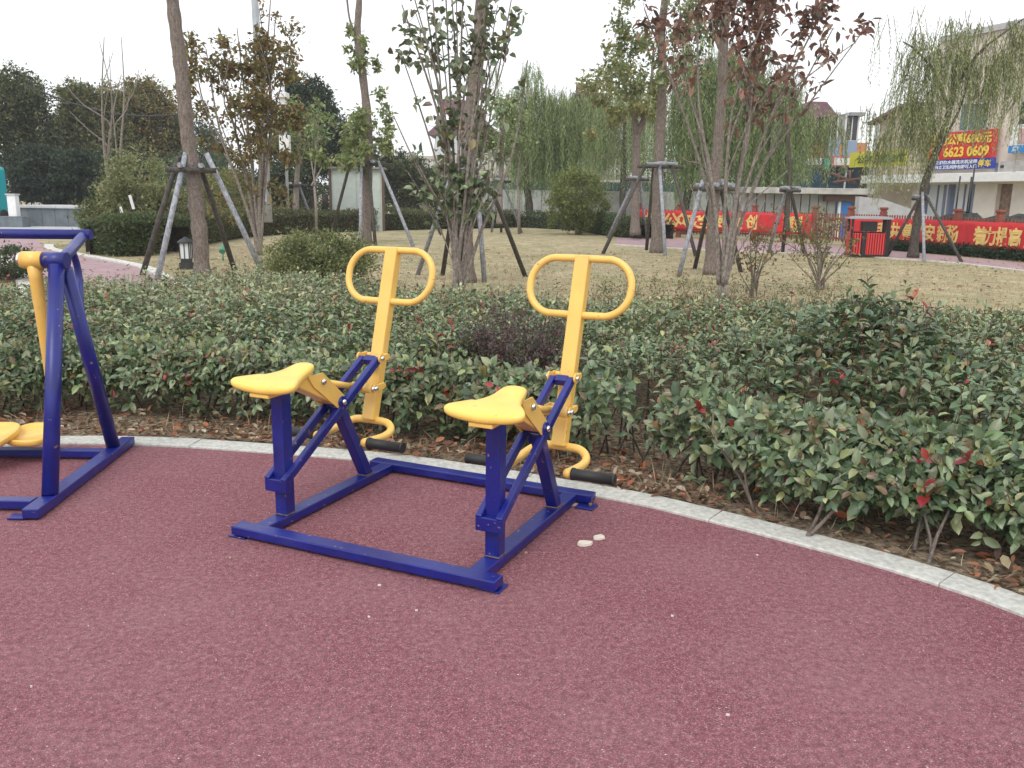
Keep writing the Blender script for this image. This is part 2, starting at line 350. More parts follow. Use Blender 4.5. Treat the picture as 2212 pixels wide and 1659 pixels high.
# planting bed
HB = [(-9.5, 5.0), (-7.0, 7.2), (-5.6, 8.3), (-4.9, 9.5), (-4.0, 10.5), (-3.0, 11.2), (-2.0, 10.6), (-1.08, 9.6), (0.0, 8.8), (1.29, 8.1), (2.54, 7.85), (3.7, 7.7), (4.7, 7.1), (6.0, 5.4), (7.0, 3.0), (7.4, -1.0)]
HBc = catmull([(x, y, 0) for x, y in HB], 6)
HF = [(-9.0, 2.6), (-7.4, 3.9), (-5.9, 4.75), (-4.5, 5.2), (-3.3, 5.5), (-2.6, 5.62), (-1.9, 5.5), (-0.95, 5.2), (-0.1, 4.92), (0.5, 4.65), (0.95, 4.20), (1.45, 3.88), (1.88, 3.58), (2.22, 3.16), (2.68, 2.45), (3.22, 1.4), (3.65, .3), (3.9, -1.5)]
HFc = catmull([(x, y, 0) for x, y in HF], 6)
def pol(c): return np.array([(p.x, p.y) for p in c])
def inside(px, py, poly):
    c = np.zeros(len(px), bool); n = len(poly)
    for i in range(n):
        x0, y0 = poly[i]; x1, y1 = poly[(i + 1) % n]
        k = ((y0 > py) != (y1 > py)); xx = (x1 - x0) * (py - y0) / ((y1 - y0) if y1 != y0 else 1e-9) + x0
        c ^= (k & (px < xx))
    return c
def pdist(px, py, line):
    d = np.full(len(px), 1e9)
    for i in range(len(line) - 1):
        a = line[i]; b_ = line[i + 1]; ab = b_ - a; l = ab @ ab + 1e-12
        t = np.clip(((px - a[0]) * ab[0] + (py - a[1]) * ab[1]) / l, 0, 1)
        d = np.minimum(d, np.hypot(px - a[0] - t * ab[0], py - a[1] - t * ab[1]))
    return d
KO = offset(KC, 0.15)
bedline = pol(KO); backline = pol(HBc); frontline = pol(HFc)
bed_poly = np.concatenate([bedline, (backline + np.array([0, .5]))[::-1]])
hedge_poly = np.concatenate([frontline, backline[::-1]])
from mathutils import noise as mn
def sn(x, y, s, o=0.0): return mn.noise(Vector((x * s + o, y * s - o, o)))
bm = bmesh.new(); STEP = .09; gx = np.arange(-9.5, 7.6, STEP); gy = np.arange(-2, 12.4, STEP)
GX, GY = np.meshgrid(gx, gy); ins = inside(GX.ravel(), GY.ravel(), bed_poly).reshape(GX.shape)
dk = pdist(GX.ravel(), GY.ravel(), bedline).reshape(GX.shape)
vm = {}
for j in range(len(gy)):
    for i in range(len(gx)):
        if ins[j, i] or dk[j, i] < .14:
            z = -.012 + max(0, .035 * sn(gx[i], gy[j], 3) + .025 * sn(gx[i], gy[j], 9, 3)) * min(1, dk[j, i] / .15)
            vm[(i, j)] = bm.verts.new((gx[i], gy[j], z))
for (i, j) in list(vm):
    q = [(i, j), (i + 1, j), (i + 1, j + 1), (i, j + 1)]
    if all(k in vm for k in q):
        f = bm.faces.new([vm[k] for k in q]); f.smooth = True
# drop faces that would lie on the play surface
kill = [f for f in bm.faces if inside(np.array([f.calc_center_median().x]), np.array([f.calc_center_median().y]), np.concatenate([pol(offset(KC, .03)), [(4.2, -8), (-12, -8), (-12, 1)]]))[0]]
bmesh.ops.delete(bm, geom=kill, context='FACES')
tag(link('planting_bed', from_bm(bm, 'planting_bed'), None, soil_mat()), kind='structure')

def A(*pp, z=0.0): return [tuple(at(x, y, z)) for x, y in pp]
# left path, its edging, road, right path
lp_r = A((60, 503), (96, 528), (101, 537), (154, 548), (286, 573), (345, 600), (420, 645), (560, 760))
lp_l = A((-260, 505), (-60, 535), (0, 548), (24, 560), (44, 590), (70, 600), (85, 612), (60, 630), (0, 660), (-120, 720))
poly_sheet('path', lp_r + lp_l[::-1], -0.018, PATHM)
def edging(name, pts, wd, z=0.0):
    c = catmull([Vector(p) for p in pts], 6); o = offset(c, wd); bm = bmesh.new(); rows = []
    for p, q in zip(c, o): rows.append([bm.verts.new((p.x, p.y, -.05)), bm.verts.new((p.x, p.y, z)), bm.verts.new((q.x, q.y, z)), bm.verts.new((q.x, q.y, -.05))])
    for r0, r1 in zip(rows[:-1], rows[1:]):
        for k in range(3): bm.faces.new((r0[k], r0[k + 1], r1[k + 1], r1[k]))
    bmesh.ops.recalc_face_normals(bm, faces=bm.faces[:])
    return tag(link(name, from_bm(bm, name), None, EDGEM), kind='structure')
edging('path_kerb', lp_r[1:], .22, .01); edging('path_kerb', lp_l[1:], -.30, .01)
poly_sheet('road', [(-90, 31.5, 0), (-12.5, 29.5, 0), (-13, 35.5, 0), (-14, 60, 0), (-90, 60, 0)], -0.024, mat('pale_concrete', (.42, .43, .44), .9, var=.1, vscale=1.5, bump=.2))
rp_n = A((1330, 527), (1500, 537), (1700, 545), (1835, 550), (1918, 556), (2060, 566), (2212, 583), (2500, 618))
rp_f = A((1330, 512), (1500, 516), (1756, 526), (1832, 533), (1974, 545), (2149, 561), (2500, 598))
poly_sheet('path', rp_n + rp_f[::-1], -0.018, PATHM)
edging('path_kerb', rp_n, -.12, .0)

# ------------------------------------------------------------------ double riding exerciser
RX, RY, RYAW = -1.2021, 3.5048, -0.4272
L, Wb, HT, GB, DD, YP, PS = 1.263, 0.0746, 0.0515, 0.012, 1.0604, 0.2283, 0.058
rider = empty('riding_exerciser', (RX, RY, 0), 'double seat riding exerciser with blue base frame and two yellow saddles', 'exercise machine', rz=RYAW)
hz = (HT + GB) / 2
bar_ob('front_bar', (0, Wb / 2, hz), (L, Wb / 2, hz), Wb, HT - GB, BLUE, rider, side=(0, 1, 0), bev=.005)
bar_ob('rear_bar', (0, DD + Wb / 2, hz), (L, DD + Wb / 2, hz), Wb, HT - GB, BLUE, rider, side=(0, 1, 0), bev=.005)
CU = (.1107, 1.1523)
for c in CU:
    bar_ob('side_bar', (c, Wb - .002, hz - .0015), (c, DD + .002, hz - .0015), Wb, HT - GB, BLUE, rider, bev=.005)
for (x, y) in ((.02, DD + .03), (L - .034, Wb - .02), (L - .015, DD - .02), (.03, .04)):
    fp = box_ob('foot_plate', (x, y, .004), (.09, .085, .007), BLUE, rider, bev=.002)
    bm = bmesh.new(); bm_tube(bm, [(x + (.02 if x > .5 else -.02), y, .007), (x + (.02 if x > .5 else -.02), y, .022)], .009, 6); link('anchor_bolt', from_bm(bm, 'anchor_bolt'), fp, RUST)
def column_v(z): return .90 + .2945 * (z - .333) + .012
def loft_seat():
    half = [(0, .080), (.07, .082), (.120, .086), (.150, .094), (.165, .108), (.166, .126), (.152, .158), (.132, .192), (.110, .226), (.090, .262), (.074, .30), (.064, .335), (.059, .37), (.052, .40), (.035, .420), (0, .427)]
    out = [(x, y, 0) for x, y in half] + [(-x, y, 0) for x, y in half[-2:0:-1]]
    out = catmull(out, 3, closed=True)
    cy = .22; prof = [(.0, .006), (.35, .004), (.65, .0005), (.85, -.002), (.94, -.006), (.985, -.012), (1.0, -.020), (.99, -.030), (.95, -.038), (.86, -.041), (.0, -.041)]
    bm = bmesh.new(); rings = []
    for s, dz in prof:
        if s == 0: rings.append([bm.verts.new((0, cy, .678 + dz))]); continue
        ring = []
        for p in out:
            v = cy + (p.y - cy) * s; u = p.x * s; zb = .664 + (v - .083) * .10 + .02 * max(0, (v - .28) / .15) ** 2
            zb += .015 * (abs(u) / .16) ** 2 * (1 if v < .22 else 0) + (.010 if v < .12 else 0) * 0
            ring.append(bm.verts.new((u, v, zb + dz)))
        rings.append(ring)
    for a, b_ in zip(rings[:-1], rings[1:]):
        if len(a) == 1:
            for k in range(len(b_)): bm.faces.new((a[0], b_[k], b_[(k + 1) % len(b_)]))
        elif len(b_) == 1:
            for k in range(len(a)): bm.faces.new((a[k], b_[0], a[(k + 1) % len(a)]))
        else:
            for k in range(len(a)): bm.faces.new((a[k], b_[k], b_[(k + 1) % len(a)], a[(k + 1) % len(a)]))
    bmesh.ops.recalc_face_normals(bm, faces=bm.faces[:])
    for f in bm.faces: f.smooth = True
    return from_bm(bm, 'saddle')
def bolt(parent, p, side=1, r=.013, h=.012):
    bm = bmesh.new(); x = p[0]
    bm_tube(bm, [(x, p[1], p[2]), (x + side * h * .5, p[1], p[2]), (x + side * h * .85, p[1], p[2]), (x + side * h, p[1], p[2])], [r, r, r * .8, r * .25], 12)
    return link('bolt', from_bm(bm, 'bolt'), parent, STEEL)
def disc(name, p, r, h, m, parent, n=20):
    bm = bmesh.new(); bm_tube(bm, [(p[0] - h / 2, p[1], p[2]), (p[0] + h / 2, p[1], p[2])], r, n); return link(name, from_bm(bm, name), parent, m)
def make_station(c):
    P = lambda u, v, z: (c + u, v, z)
    bar_ob('post', P(0, YP, HT - .001), P(0, YP, .612), PS * 1.06, PS * 1.06, BLUE, rider, side=(1, 0, 0), bev=.004)
    wl = box_ob('weld_seam', P(0, YP, HT + .003), (PS + .008, PS + .008, .006), RUST, rider, bev=.002)
    # collar and inclined brace frame
    box_ob('collar', P(0, YP - PS / 2 - .016, .197), (.118, .032, .058), BLUE, rider, bev=.004)
    for s in (-1, 1):
        bar_ob('brace_bar', P(s * .0445, .172, .215), P(s * .0445, .925, .640), .028, .040, BLUE, rider, bev=.005)
    bar_ob('brace_bar', P(-.030, .918, .636), P(.030, .918, .636), .040, .034, BLUE, rider, side=(0, .87, .49), bev=.004)
    # rear strut
    bar_ob('strut', P(0, .868, HT - .012), P(0, .655, .425), PS * .92, PS * .92, BLUE, rider, bev=.004)
    box_ob('weld_seam', P(0, .862, HT + .002), (PS + .006, .072, .006), RUST, rider, bev=.002)
    bar_ob('cross_member', P(-.030, .640, .432), P(.030, .640, .432), .06, .045, BLUE, rider, side=(0, 1, 0), bev=.004)
    # pivot bushing
    pv = disc('pivot_bushing', P(0, .605, .490), .028, .118, BLUE, rider); 
    for s in (-1, 1): bolt(rider, P(s * .059, .605, .490), s, .014, .014)
    # saddle on its bracket
    sm = SADDLE; sd_ = link('saddle', sm, rider, YELP); sd_.location = (c, 0, 0)
    b = bar_ob('saddle_bracket', P(0, .30, .648), P(0, .600, .500), .084, .058, YEL, rider, bev=.006)
    box_ob('saddle_bracket', P(0, .150, .617), (.10, .12, .016), YEL, rider, bev=.003)
    for s in (-1, 1):
        bm = bmesh.new(); q = [(.36, .655), (.47, .655), (.63, .515), (.615, .465), (.58, .462), (.40, .600)]
        for x0 in (s * .043, s * .049):
            pass
        va = [bm.verts.new(P(s * .0435, v, z)) for v, z in q]; vb = [bm.verts.new(P(s * .049, v, z)) for v, z in q]
        bm.faces.new(va); bm.faces.new(vb[::-1])
        for k in range(len(q)): bm.faces.new((va[k], vb[k], vb[(k + 1) % len(q)], va[(k + 1) % len(q)]))
        bmesh.ops.recalc_face_normals(bm, faces=bm.faces[:]); link('bracket_plate', from_bm(bm, 'bracket_plate'), rider, YEL)
        bolt(rider, P(s * .049, .468, .613), s, .015, .013)
    # link rod
    tube_ob('link_rod', [P(0, .468, .613), P(0, .850, .505)], .0155, YEL, rider, 14)
    disc('rod_end', P(0, .468, .613), .022, .07, YEL, rider)
    disc('rod_end', P(0, .850, .505), .024, .118, YEL, rider)
    for s in (-1, 1): bolt(rider, P(s * .059, .850, .505), s, .014, .014)
    # column
    col = bar_ob('handle_column', P(0, column_v(.325), .325), P(0, column_v(1.185), 1.185), .070, .058, YEL, rider, bev=.007)
    for (v, z) in ((.925, .648), (.865, .505)):
        for s in (-1, 1):
            bm = bmesh.new(); bm_bar(bm, P(s * .0645, v, z), P(s * .0645, column_v(z) - .014, z), .008, .034, (1, 0, 0), .0035); bm_tube(bm, [P(s * .060, v, z), P(s * .069, v, z)], .0225, 20); bm_tube(bm, [P(s * .033, column_v(z) - .012, z), P(s * .066, column_v(z) - .012, z)], .013, 12); link('lug', from_bm(bm, 'lug'), col, YEL)
            bolt(rider, P(s * .069, v, z), s, .013, .012)
    # handle loop in the tilted plane of the column
    ax = Vector((0, .2945, 1)).normalized(); o0 = Vector(P(0, column_v(1.045) - .004, 1.045)); hw = .250; hh = .134; rr = .127; pts = []
    for k in range(48):
        a = 2 * math.pi * k / 48; ca, sa = math.cos(a), math.sin(a)
        pts.append(o0 + Vector((1, 0, 0)) * ((hw - rr) * (1 if ca > 1e-6 else -1 if ca < -1e-6 else 0) + rr * ca) + ax * ((hh - rr) * (1 if sa > 0 else -1) + rr * sa * (hh / rr if False else 1)))
    pts.append(pts[0]); pts.append(pts[1])
    bm = bmesh.new(); bm_tube(bm, pts[:-1], .0172, 14, cap=False); link('handle_loop', from_bm(bm, 'handle_loop'), col, YEL)
    # pedal bar, grips
    path = [(-.140, .660, .288), (-.142, .70, .287), (-.150, .79, .283), (-.150, .85, .288), (-.135, .895, .300), (-.10, .922, .316), (-.05, .925, .322), (.05, .925, .322), (.10, .922, .316), (.135, .895, .300), (.150, .85, .288), (.150, .79, .283), (.142, .70, .287), (.140, .660, .288)]
    pb = catmull([P(*p) for p in path], 5)
    bm = bmesh.new(); bm_tube(bm, pb, .0195, 14)
    for s in (-1, 1): bmesh.ops.create_uvsphere(bm, u_segments=16, v_segments=10, radius=.0225, matrix=Matrix.Translation(P(s * .140, .657, .288)))
    for f in bm.faces: f.smooth = True
    link('pedal_bar', from_bm(bm, 'pedal_bar'), col, YEL)
    for s in (-1, 1):
        bm = bmesh.new(); x0 = .158; x1 = .352
        bm_tube(bm, [P(s * x0, .660, .288), P(s * (x0 + .012), .660, .288), P(s * (x0 + .013), .660, .288), P(s * (x1 - .010), .660, .288), P(s * (x1 - .009), .660, .288), P(s * x1, .660, .288)], [.0275, .0275, .0245, .0245, .0262, .0255], 18)
        for i in range(0):
            xx = x0 + .02 + i * .019
            bm_tube(bm, [P(s * xx, .660, .288), P(s * (xx + .008), .660, .288)], [.0225, .0225], 18)
        link('foot_grip', from_bm(bm, 'foot_grip'), rider, RUB)
SADDLE = loft_seat()
for c in CU: make_station(c)

# ------------------------------------------------------------------ air walker at the left edge
wk = empty('air_walker', (-2.2, 4.27, 0), 'blue air walker with yellow swinging arm and long hand rail', 'exercise machine')
def Wp(x, y, z): return (x + 2.2, y - 4.27, z)
for dx in (0, -1.52):
    g = lambda x, y, z: Wp(x + dx, y, z)
    bar_ob('base_bar', g(-2.150, 3.66, .032), g(-2.235, 4.86, .032), .075, .045, BLUE, wk)
    tube_ob('leg', [g(-2.165, 3.86, .05), g(-2.245, 4.27, 1.09)], .0365, BLUE, wk, 18)
    tube_ob('leg', [g(-2.232, 4.665, .05), g(-2.235, 4.33, 1.07)], .036, BLUE, wk, 18)
    tube_ob('rail_arm', catmull([g(-2.255, 4.29, 1.105), g(-2.29, 4.45, 1.125), g(-2.36, 4.70, 1.165), g(-2.41, 4.90, 1.205)], 4), .028, BLUE, wk, 14)
    s_ = 1 if dx == 0 else -1
    tube_ob('axle_tube', [g(-2.20 if s_ > 0 else -2.30, 4.29, 1.115), g(-2.312 if s_ > 0 else -2.18, 4.29, 1.115)], .040, BLUE, wk, 20)
    tube_ob('rail_brace', catmull([g(-2.325, 4.60, 1.13), g(-2.325, 4.63, 1.06), g(-2.315, 4.62, .98), g(-2.28, 4.54, .90), g(-2.245, 4.47, .82)], 5), .018, BLUE, wk, 12)
    box_ob('foot_plate', g(-2.222, 3.69, .008), (.075, .06, .008), BLUE, wk, bev=.002)
    # swinging arm
    xs = -2.368 if s_ > 0 else -2.12
    am = tube_ob('swing_arm', [g(xs, 4.29, 1.10), g(xs, 4.30, 1.02), g(xs - .005, 4.33, .72), g(xs - .028, 4.40, .26), g(xs - .03, 4.405, .19)], [.034, .032, .026, .020, .020], YEL, wk, 16)
    hb = disc('hub', g(xs, 4.29, 1.115), .042, .105, YEL, am, 24)
    disc('hub_cap', g(xs - .062 * s_, 4.29, 1.115), .036, .012, STEEL, am, 20)
    # footplate: oval dish with rim
    for (fy, fz, fl, cx) in ((4.44, .165, .18, xs - s_ * .42), (4.57, .15, .13, xs - s_ * .25)):
        bm = bmesh.new(); rings = []
        for r_, z_ in ((.0, -.01), (.86, -.008), (.93, .004), (1.0, .012), (1.04, .004), (1.02, -.018), (.9, -.03), (.0, -.03)):
            if r_ == 0: rings.append([bm.verts.new(g(cx, fy, fz + z_))]); continue
            ring = []
            for k in range(28):
                a = 2 * math.pi * k / 28; ca, sa = math.cos(a), math.sin(a)
                X = .118 * r_ * math.copysign(abs(ca) ** .7, ca); Y = fl * r_ * math.copysign(abs(sa) ** .75, sa)
                ring.append(bm.verts.new(g(cx + X, fy + Y, fz + z_ + Y * .12)))
            rings.append(ring)
        for a, b_ in zip(rings[:-1], rings[1:]):
            m_ = max(len(a), len(b_))
            for k in range(m_):
                if len(a) == 1: bm.faces.new((a[0], b_[k], b_[(k + 1) % m_]))
                elif len(b_) == 1: bm.faces.new((a[k], b_[0], a[(k + 1) % m_]))
                else: bm.faces.new((a[k], b_[k], b_[(k + 1) % m_], a[(k + 1) % m_]))
        bmesh.ops.recalc_face_normals(bm, faces=bm.faces[:])
        for f in bm.faces: f.smooth = True
        link('foot_rest', from_bm(bm, 'foot_rest'), wk, YEL)
tube_ob('hand_rail', [Wp(-2.365, 4.90, 1.213), Wp(-4.05, 4.90, 1.205)], .0275, BLUE, wk, 18)
for y, z in ((3.80, .033), (4.60, .033)):
    bar_ob('cross_bar', Wp(-2.205, y, z), Wp(-3.67, y, z), .062, .040, BLUE, wk, side=(0, 1, 0))

# ------------------------------------------------------------------ hedge
def sstep(x): x = np.clip(x, 0, 1); return x * x * (3 - 2 * x)
_SN = np.vectorize(lambda x, y, s, o: mn.noise(Vector((x * s + o, y * s - o, o))))
def hedge_h(x, y, df):
    h = .50 + .06 * sstep((x - .9) / .5) + .08 * _SN(x, y, 1.3, 5.) + .09 * _SN(x, y, 4.2, 9.)
    h += .33 * np.exp(-(((x - 1.98) / .50) ** 2 + ((y - 4.75) / .50) ** 2))
    h -= .08 * np.exp(-(((x - 2.9) / .45) ** 2 + ((y - 4.7) / .6) ** 2))
    h += .07 * np.exp(-(((x - 1.75) / .35) ** 2 + ((y - 3.95) / .35) ** 2))
    h += .05 * np.exp(-(((x + 2.2) / 2.5) ** 2 + ((y - 6.8) / 1.5) ** 2))
    back = pdist(x, y, backline)
    return h * (.55 + .45 * sstep(df / .35)) * (.84 + .16 * sstep(back / .8))
GREEN = [(0.130, 0.200, 0.098), (0.190, 0.262, 0.135), (0.265, 0.325, 0.185), (0.075, 0.125, 0.062), (0.285, 0.325, 0.140), (0.35, 0.36, 0.18)]
GW = [3, 4, 3, 2.5, 1.2, .5]
RED = [(0.33, 0.025, 0.035), (0.42, 0.06, 0.05), (0.24, 0.03, 0.03), (0.40, 0.13, 0.06)]
def scatter(n, poly, box):
    x = rng.uniform(box[0], box[1], n); y = rng.uniform(box[2], box[3], n); k = inside(x, y, poly); return x[k], y[k]
sx, sy = scatter(43000, hedge_poly, (-6.4, 5.6, 1.5, 11.8))
df = pdist(sx, sy, frontline)
# a thin patch in front, where the soil shows through
gap = np.maximum(np.exp(-(((sx - .16) / .36) ** 2 + ((sy - 5.25) / .34) ** 2)), np.exp(-(((sx - .72) / .42) ** 2 + ((sy - 4.75) / .5) ** 2))); keep = rng.uniform(size=len(sx)) > gap * .97
keep &= rng.uniform(size=len(sx)) < np.where(sy > 8.2, .55, 1)
sx, sy, df = sx[keep], sy[keep], df[keep]
hh_ = hedge_h(sx, sy, df)
n = len(sx)
tip = np.stack([sx, sy, hh_ * rng.uniform(.90, 1.10, n) + rng.exponential(.018, n)], 1)
aim = norm(np.stack([rng.normal(0, .25, n), rng.normal(-.05, .25, n) - .5 * np.exp(-df / .25), np.ones(n)], 1))
# front-face shoots
nf = 6500; ii = rng.integers(0, len(frontline) - 1, nf); tt = rng.uniform(size=(nf, 1))
fp = frontline[ii] * (1 - tt) + frontline[ii + 1] * tt; td = norm(np.c_[frontline[ii + 1] - frontline[ii], np.zeros(nf)]); outn = np.c_[td[:, 1], -td[:, 0], np.zeros(nf)]
hz_ = rng.uniform(.02, 1, nf) ** .62 * .50
kf = (fp[:, 0] > -6.4) & (fp[:, 0] < 3.2)
bul = .20 * np.sin(np.pi * np.clip(hz_ / .55, 0, 1)) * (1 + .5 * np.sin(fp[:, 0] * 5)) * (np.where(fp[:, 0] > 1.0, .95, .7))
ftip = np.c_[fp, hz_] + outn * (bul[:, None] + rng.normal(0, .05, (nf, 1)) - .03)
ga = np.exp(-(((fp[:, 0] - .68) / .48) ** 2)); kf &= rng.uniform(size=nf) > ga * .93
kf &= ~((hz_ < .24) & (rng.uniform(size=nf) < .85))
ftip = ftip[kf]; faim = norm(outn[kf] * 1.0 + np.array([0, 0, .55]) + rng.normal(0, .3, (kf.sum(), 3)))
tips = np.concatenate([tip, ftip]); aims = np.concatenate([aim, faim]); n = len(tips)
# thin out nothing-visible overload: leaves per shoot
LP = 7
k = np.tile(np.arange(LP), n); sh = np.repeat(np.arange(n), LP)
along = (k + rng.uniform(0, .8, len(k))) / LP * .17
ang = k * 2.4 + np.repeat(rng.uniform(0, 6.28, n), LP)
a_ = aims[sh]; u_ = norm(np.cross(a_, np.array([[.3, 1, .2]]))); v_ = np.cross(a_, u_)
rad = u_ * np.cos(ang)[:, None] + v_ * np.sin(ang)[:, None]
Pl = tips[sh] - a_ * along[:, None]
up_ = np.clip(.9 - along * 7, .05, .9)
Dl = norm(a_ * up_[:, None] + rad * 1.0 + rng.normal(0, .25, Pl.shape)); Nl = norm(a_ * 1.0 - rad * .3 + rng.normal(0, .25, Pl.shape) + np.array([0, 0, .5]))
Ll = rng.uniform(.040, .080, len(Pl)) * np.repeat(rng.uniform(.75, 1.15, n), LP) * (1 - .35 * np.exp(-along / .02)); Ll *= np.where(Pl[:, 1] < 5.0, 1.12, .95); Wl = Ll * rng.uniform(.46, .64, len(Pl))
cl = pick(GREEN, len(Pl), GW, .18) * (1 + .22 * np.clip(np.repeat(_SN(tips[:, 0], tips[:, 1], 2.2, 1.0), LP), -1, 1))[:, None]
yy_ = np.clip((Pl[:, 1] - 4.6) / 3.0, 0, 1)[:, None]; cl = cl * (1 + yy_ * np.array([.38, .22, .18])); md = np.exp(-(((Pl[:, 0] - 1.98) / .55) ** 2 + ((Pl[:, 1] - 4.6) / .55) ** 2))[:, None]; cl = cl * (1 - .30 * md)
young = (along < .03) & (rng.uniform(size=len(Pl)) < .35); cl[young] = pick([(0.17, 0.19, 0.08), (0.22, 0.15, 0.08), (0.13, 0.19, 0.07)], young.sum())
redm = np.repeat(rng.uniform(size=n) < .017, LP) & (along < .06); cl[redm] = pick(RED, redm.sum())
yel = rng.uniform(size=len(Pl)) < .008; cl[yel] = pick([(.35, .30, .10), (.35, .17, .06), (.28, .10, .05)], yel.sum())
Pl = Pl.copy(); ok = Pl[:, 2] > .01
Pl, Dl, Nl, Ll, Wl, cl = Pl[ok], Dl[ok], Nl[ok], Ll[ok], Wl[ok], cl[ok]
hedge = empty('hedge', (1.0, 5.5, 0), 'broad green photinia hedge with scattered red shoots behind the pale kerb', 'hedge')
off = np.array([1.0, 5.5, 0])
# nearest visible leaves become parts of their own
score = Ll / np.sqrt(Pl[:, 0] ** 2 + Pl[:, 1] ** 2 + (Pl[:, 2] - CH) ** 2)
vis = (Pl[:, 0] / Pl[:, 1] < .58) & (Pl[:, 2] > .28) & (Pl[:, 1] > 2.8)
dens_top = np.argsort(-(score * vis + rng.uniform(0, .0015, len(score)) * vis))[:260]
mask = np.zeros(len(Pl), bool); mask[dens_top] = True
far = Pl[:, 1] > 7.2
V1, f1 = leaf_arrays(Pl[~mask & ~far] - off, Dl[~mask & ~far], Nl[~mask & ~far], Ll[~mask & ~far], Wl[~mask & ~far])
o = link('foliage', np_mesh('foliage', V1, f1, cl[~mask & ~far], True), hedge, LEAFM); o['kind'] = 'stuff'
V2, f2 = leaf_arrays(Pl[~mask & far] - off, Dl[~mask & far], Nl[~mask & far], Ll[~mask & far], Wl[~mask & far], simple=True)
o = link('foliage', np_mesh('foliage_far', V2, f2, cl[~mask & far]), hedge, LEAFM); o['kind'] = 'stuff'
unit = []
for q in range(6):
    Vv, ff = leaf_arrays(np.zeros((1, 3)), np.array([[0, 1., 0]]), np.array([[0, 0, 1.]]), np.array([1.]), np.array([.42 + .03 * q]), fold=.2 + .03 * q, droop=.08 + .03 * q)
    me_ = np_mesh('leaf', Vv, ff, pick(GREEN[:5], 1, [3, 4, 4, 1, 1]), True); me_.materials.append(LEAFM); unit.append(me_)
def leaf_obj(me_, P, D, N, Ln, parent, name='leaf'):
    D = Vector(D).normalized(); S = D.cross(Vector(N)).normalized(); N2 = S.cross(D)
    o = bpy.data.objects.new(name, me_); COL.objects.link(o); o.parent = parent
    M = Matrix(((S.x, D.x, N2.x, P[0]), (S.y, D.y, N2.y, P[1]), (S.z, D.z, N2.z, P[2]), (0, 0, 0, 1))) @ Matrix.Diagonal((Ln, Ln, Ln, 1))
    o.matrix_local = M; return o
for j, i in enumerate(dens_top): leaf_obj(unit[j % 6], Pl[i] - off, Dl[i], Nl[i], Ll[i], hedge)
# shoots (thin reddish stems) for part of the tips and woody stems underneath
ks = rng.uniform(size=n) < .5; T = tips[ks]; Am = aims[ks]; ln = rng.uniform(.14, .26, ks.sum()); dn = Am.copy(); 
base = T - Am * ln[:, None]; topp = T + Am * rng.uniform(.0, .05, (ks.sum(), 1))
sd2 = norm(np.cross(Am, np.array([[0.2, 1, .1]]))); s3 = np.cross(Am, sd2); r_ = .0022
V = np.stack([base + sd2 * r_, base - sd2 * r_ + s3 * r_, base - s3 * r_ * 1.2, topp + sd2 * r_ * .6, topp - sd2 * r_ * .6 + s3 * r_ * .6, topp - s3 * r_ * .7], 1) - off
fs = np.array([[0, 1, 4, 3], [1, 2, 5, 4], [2, 0, 3, 5]])
o = link('shoots', np_mesh('shoots', V, fs, pick([(.20, .07, .05), (.14, .08, .05), (.25, .06, .05), (.12, .10, .06)], len(V))), hedge, DRY); o['kind'] = 'stuff'
bmw = bmesh.new()
for i in range(420):
    j = rng.integers(0, len(frontline) - 1); p = frontline[j] + (frontline[j + 1] - frontline[j]) * rng.uniform(); inn_ = rng.uniform(.05, .9)
    tdir = frontline[j + 1] - frontline[j]; nn = np.array([-tdir[1], tdir[0]]) / (np.linalg.norm(tdir) + 1e-9)
    p = p + nn * inn_
    if p[0] < -6 or p[0] > 4.5: continue
    b0 = Vector((p[0] - 1, p[1] - 5.5, -.01)); h_ = rng.uniform(.25, .5)
    q = Vector((rng.normal(0, .09), rng.normal(0, .09) - .05, h_))
    bm_tube(bmw, [b0, b0 + q * .5 + Vector((rng.normal(0, .03), rng.normal(0, .03), 0)), b0 + q], [.006, .005, .003], 4, cap=False)
o = link('stems', from_bm(bmw, 'stems'), hedge, BARKD); o['kind'] = 'stuff'
# visible crooked stems at the right-hand front
def crooked(pts, r0, nm='stem'):
    P3 = [Vector(p) - Vector(off) for p in pts]; c = catmull(P3, 5); m_ = len(c)
    tube_ob(nm, c, [r0 * (1 - .6 * i / m_) for i in range(m_)], BARK, hedge, 8)
for px, py, br in ((1740, 1165, ((1790, 1010, .25), (1900, 1010, .3))), (1630, 1105, ((1600, 1010, .2), (1530, 960, .3))), (1975, 1190, ((2050, 1010, .3),)), (2005, 1225, ((1995, 1130, .12), (2060, 1090, .2)))):
    b0 = at(px, py); 
    for (qx, qy, zz) in br:
        e = at(qx, qy, zz); e = e + (b0 - e) * .15; e.z = zz + .03; mid = (b0 + e) / 2 + Vector((random.uniform(-.03, .03), 0, -.02))
        crooked([b0, mid, e, e + Vector((0, .1, .12))], .009)

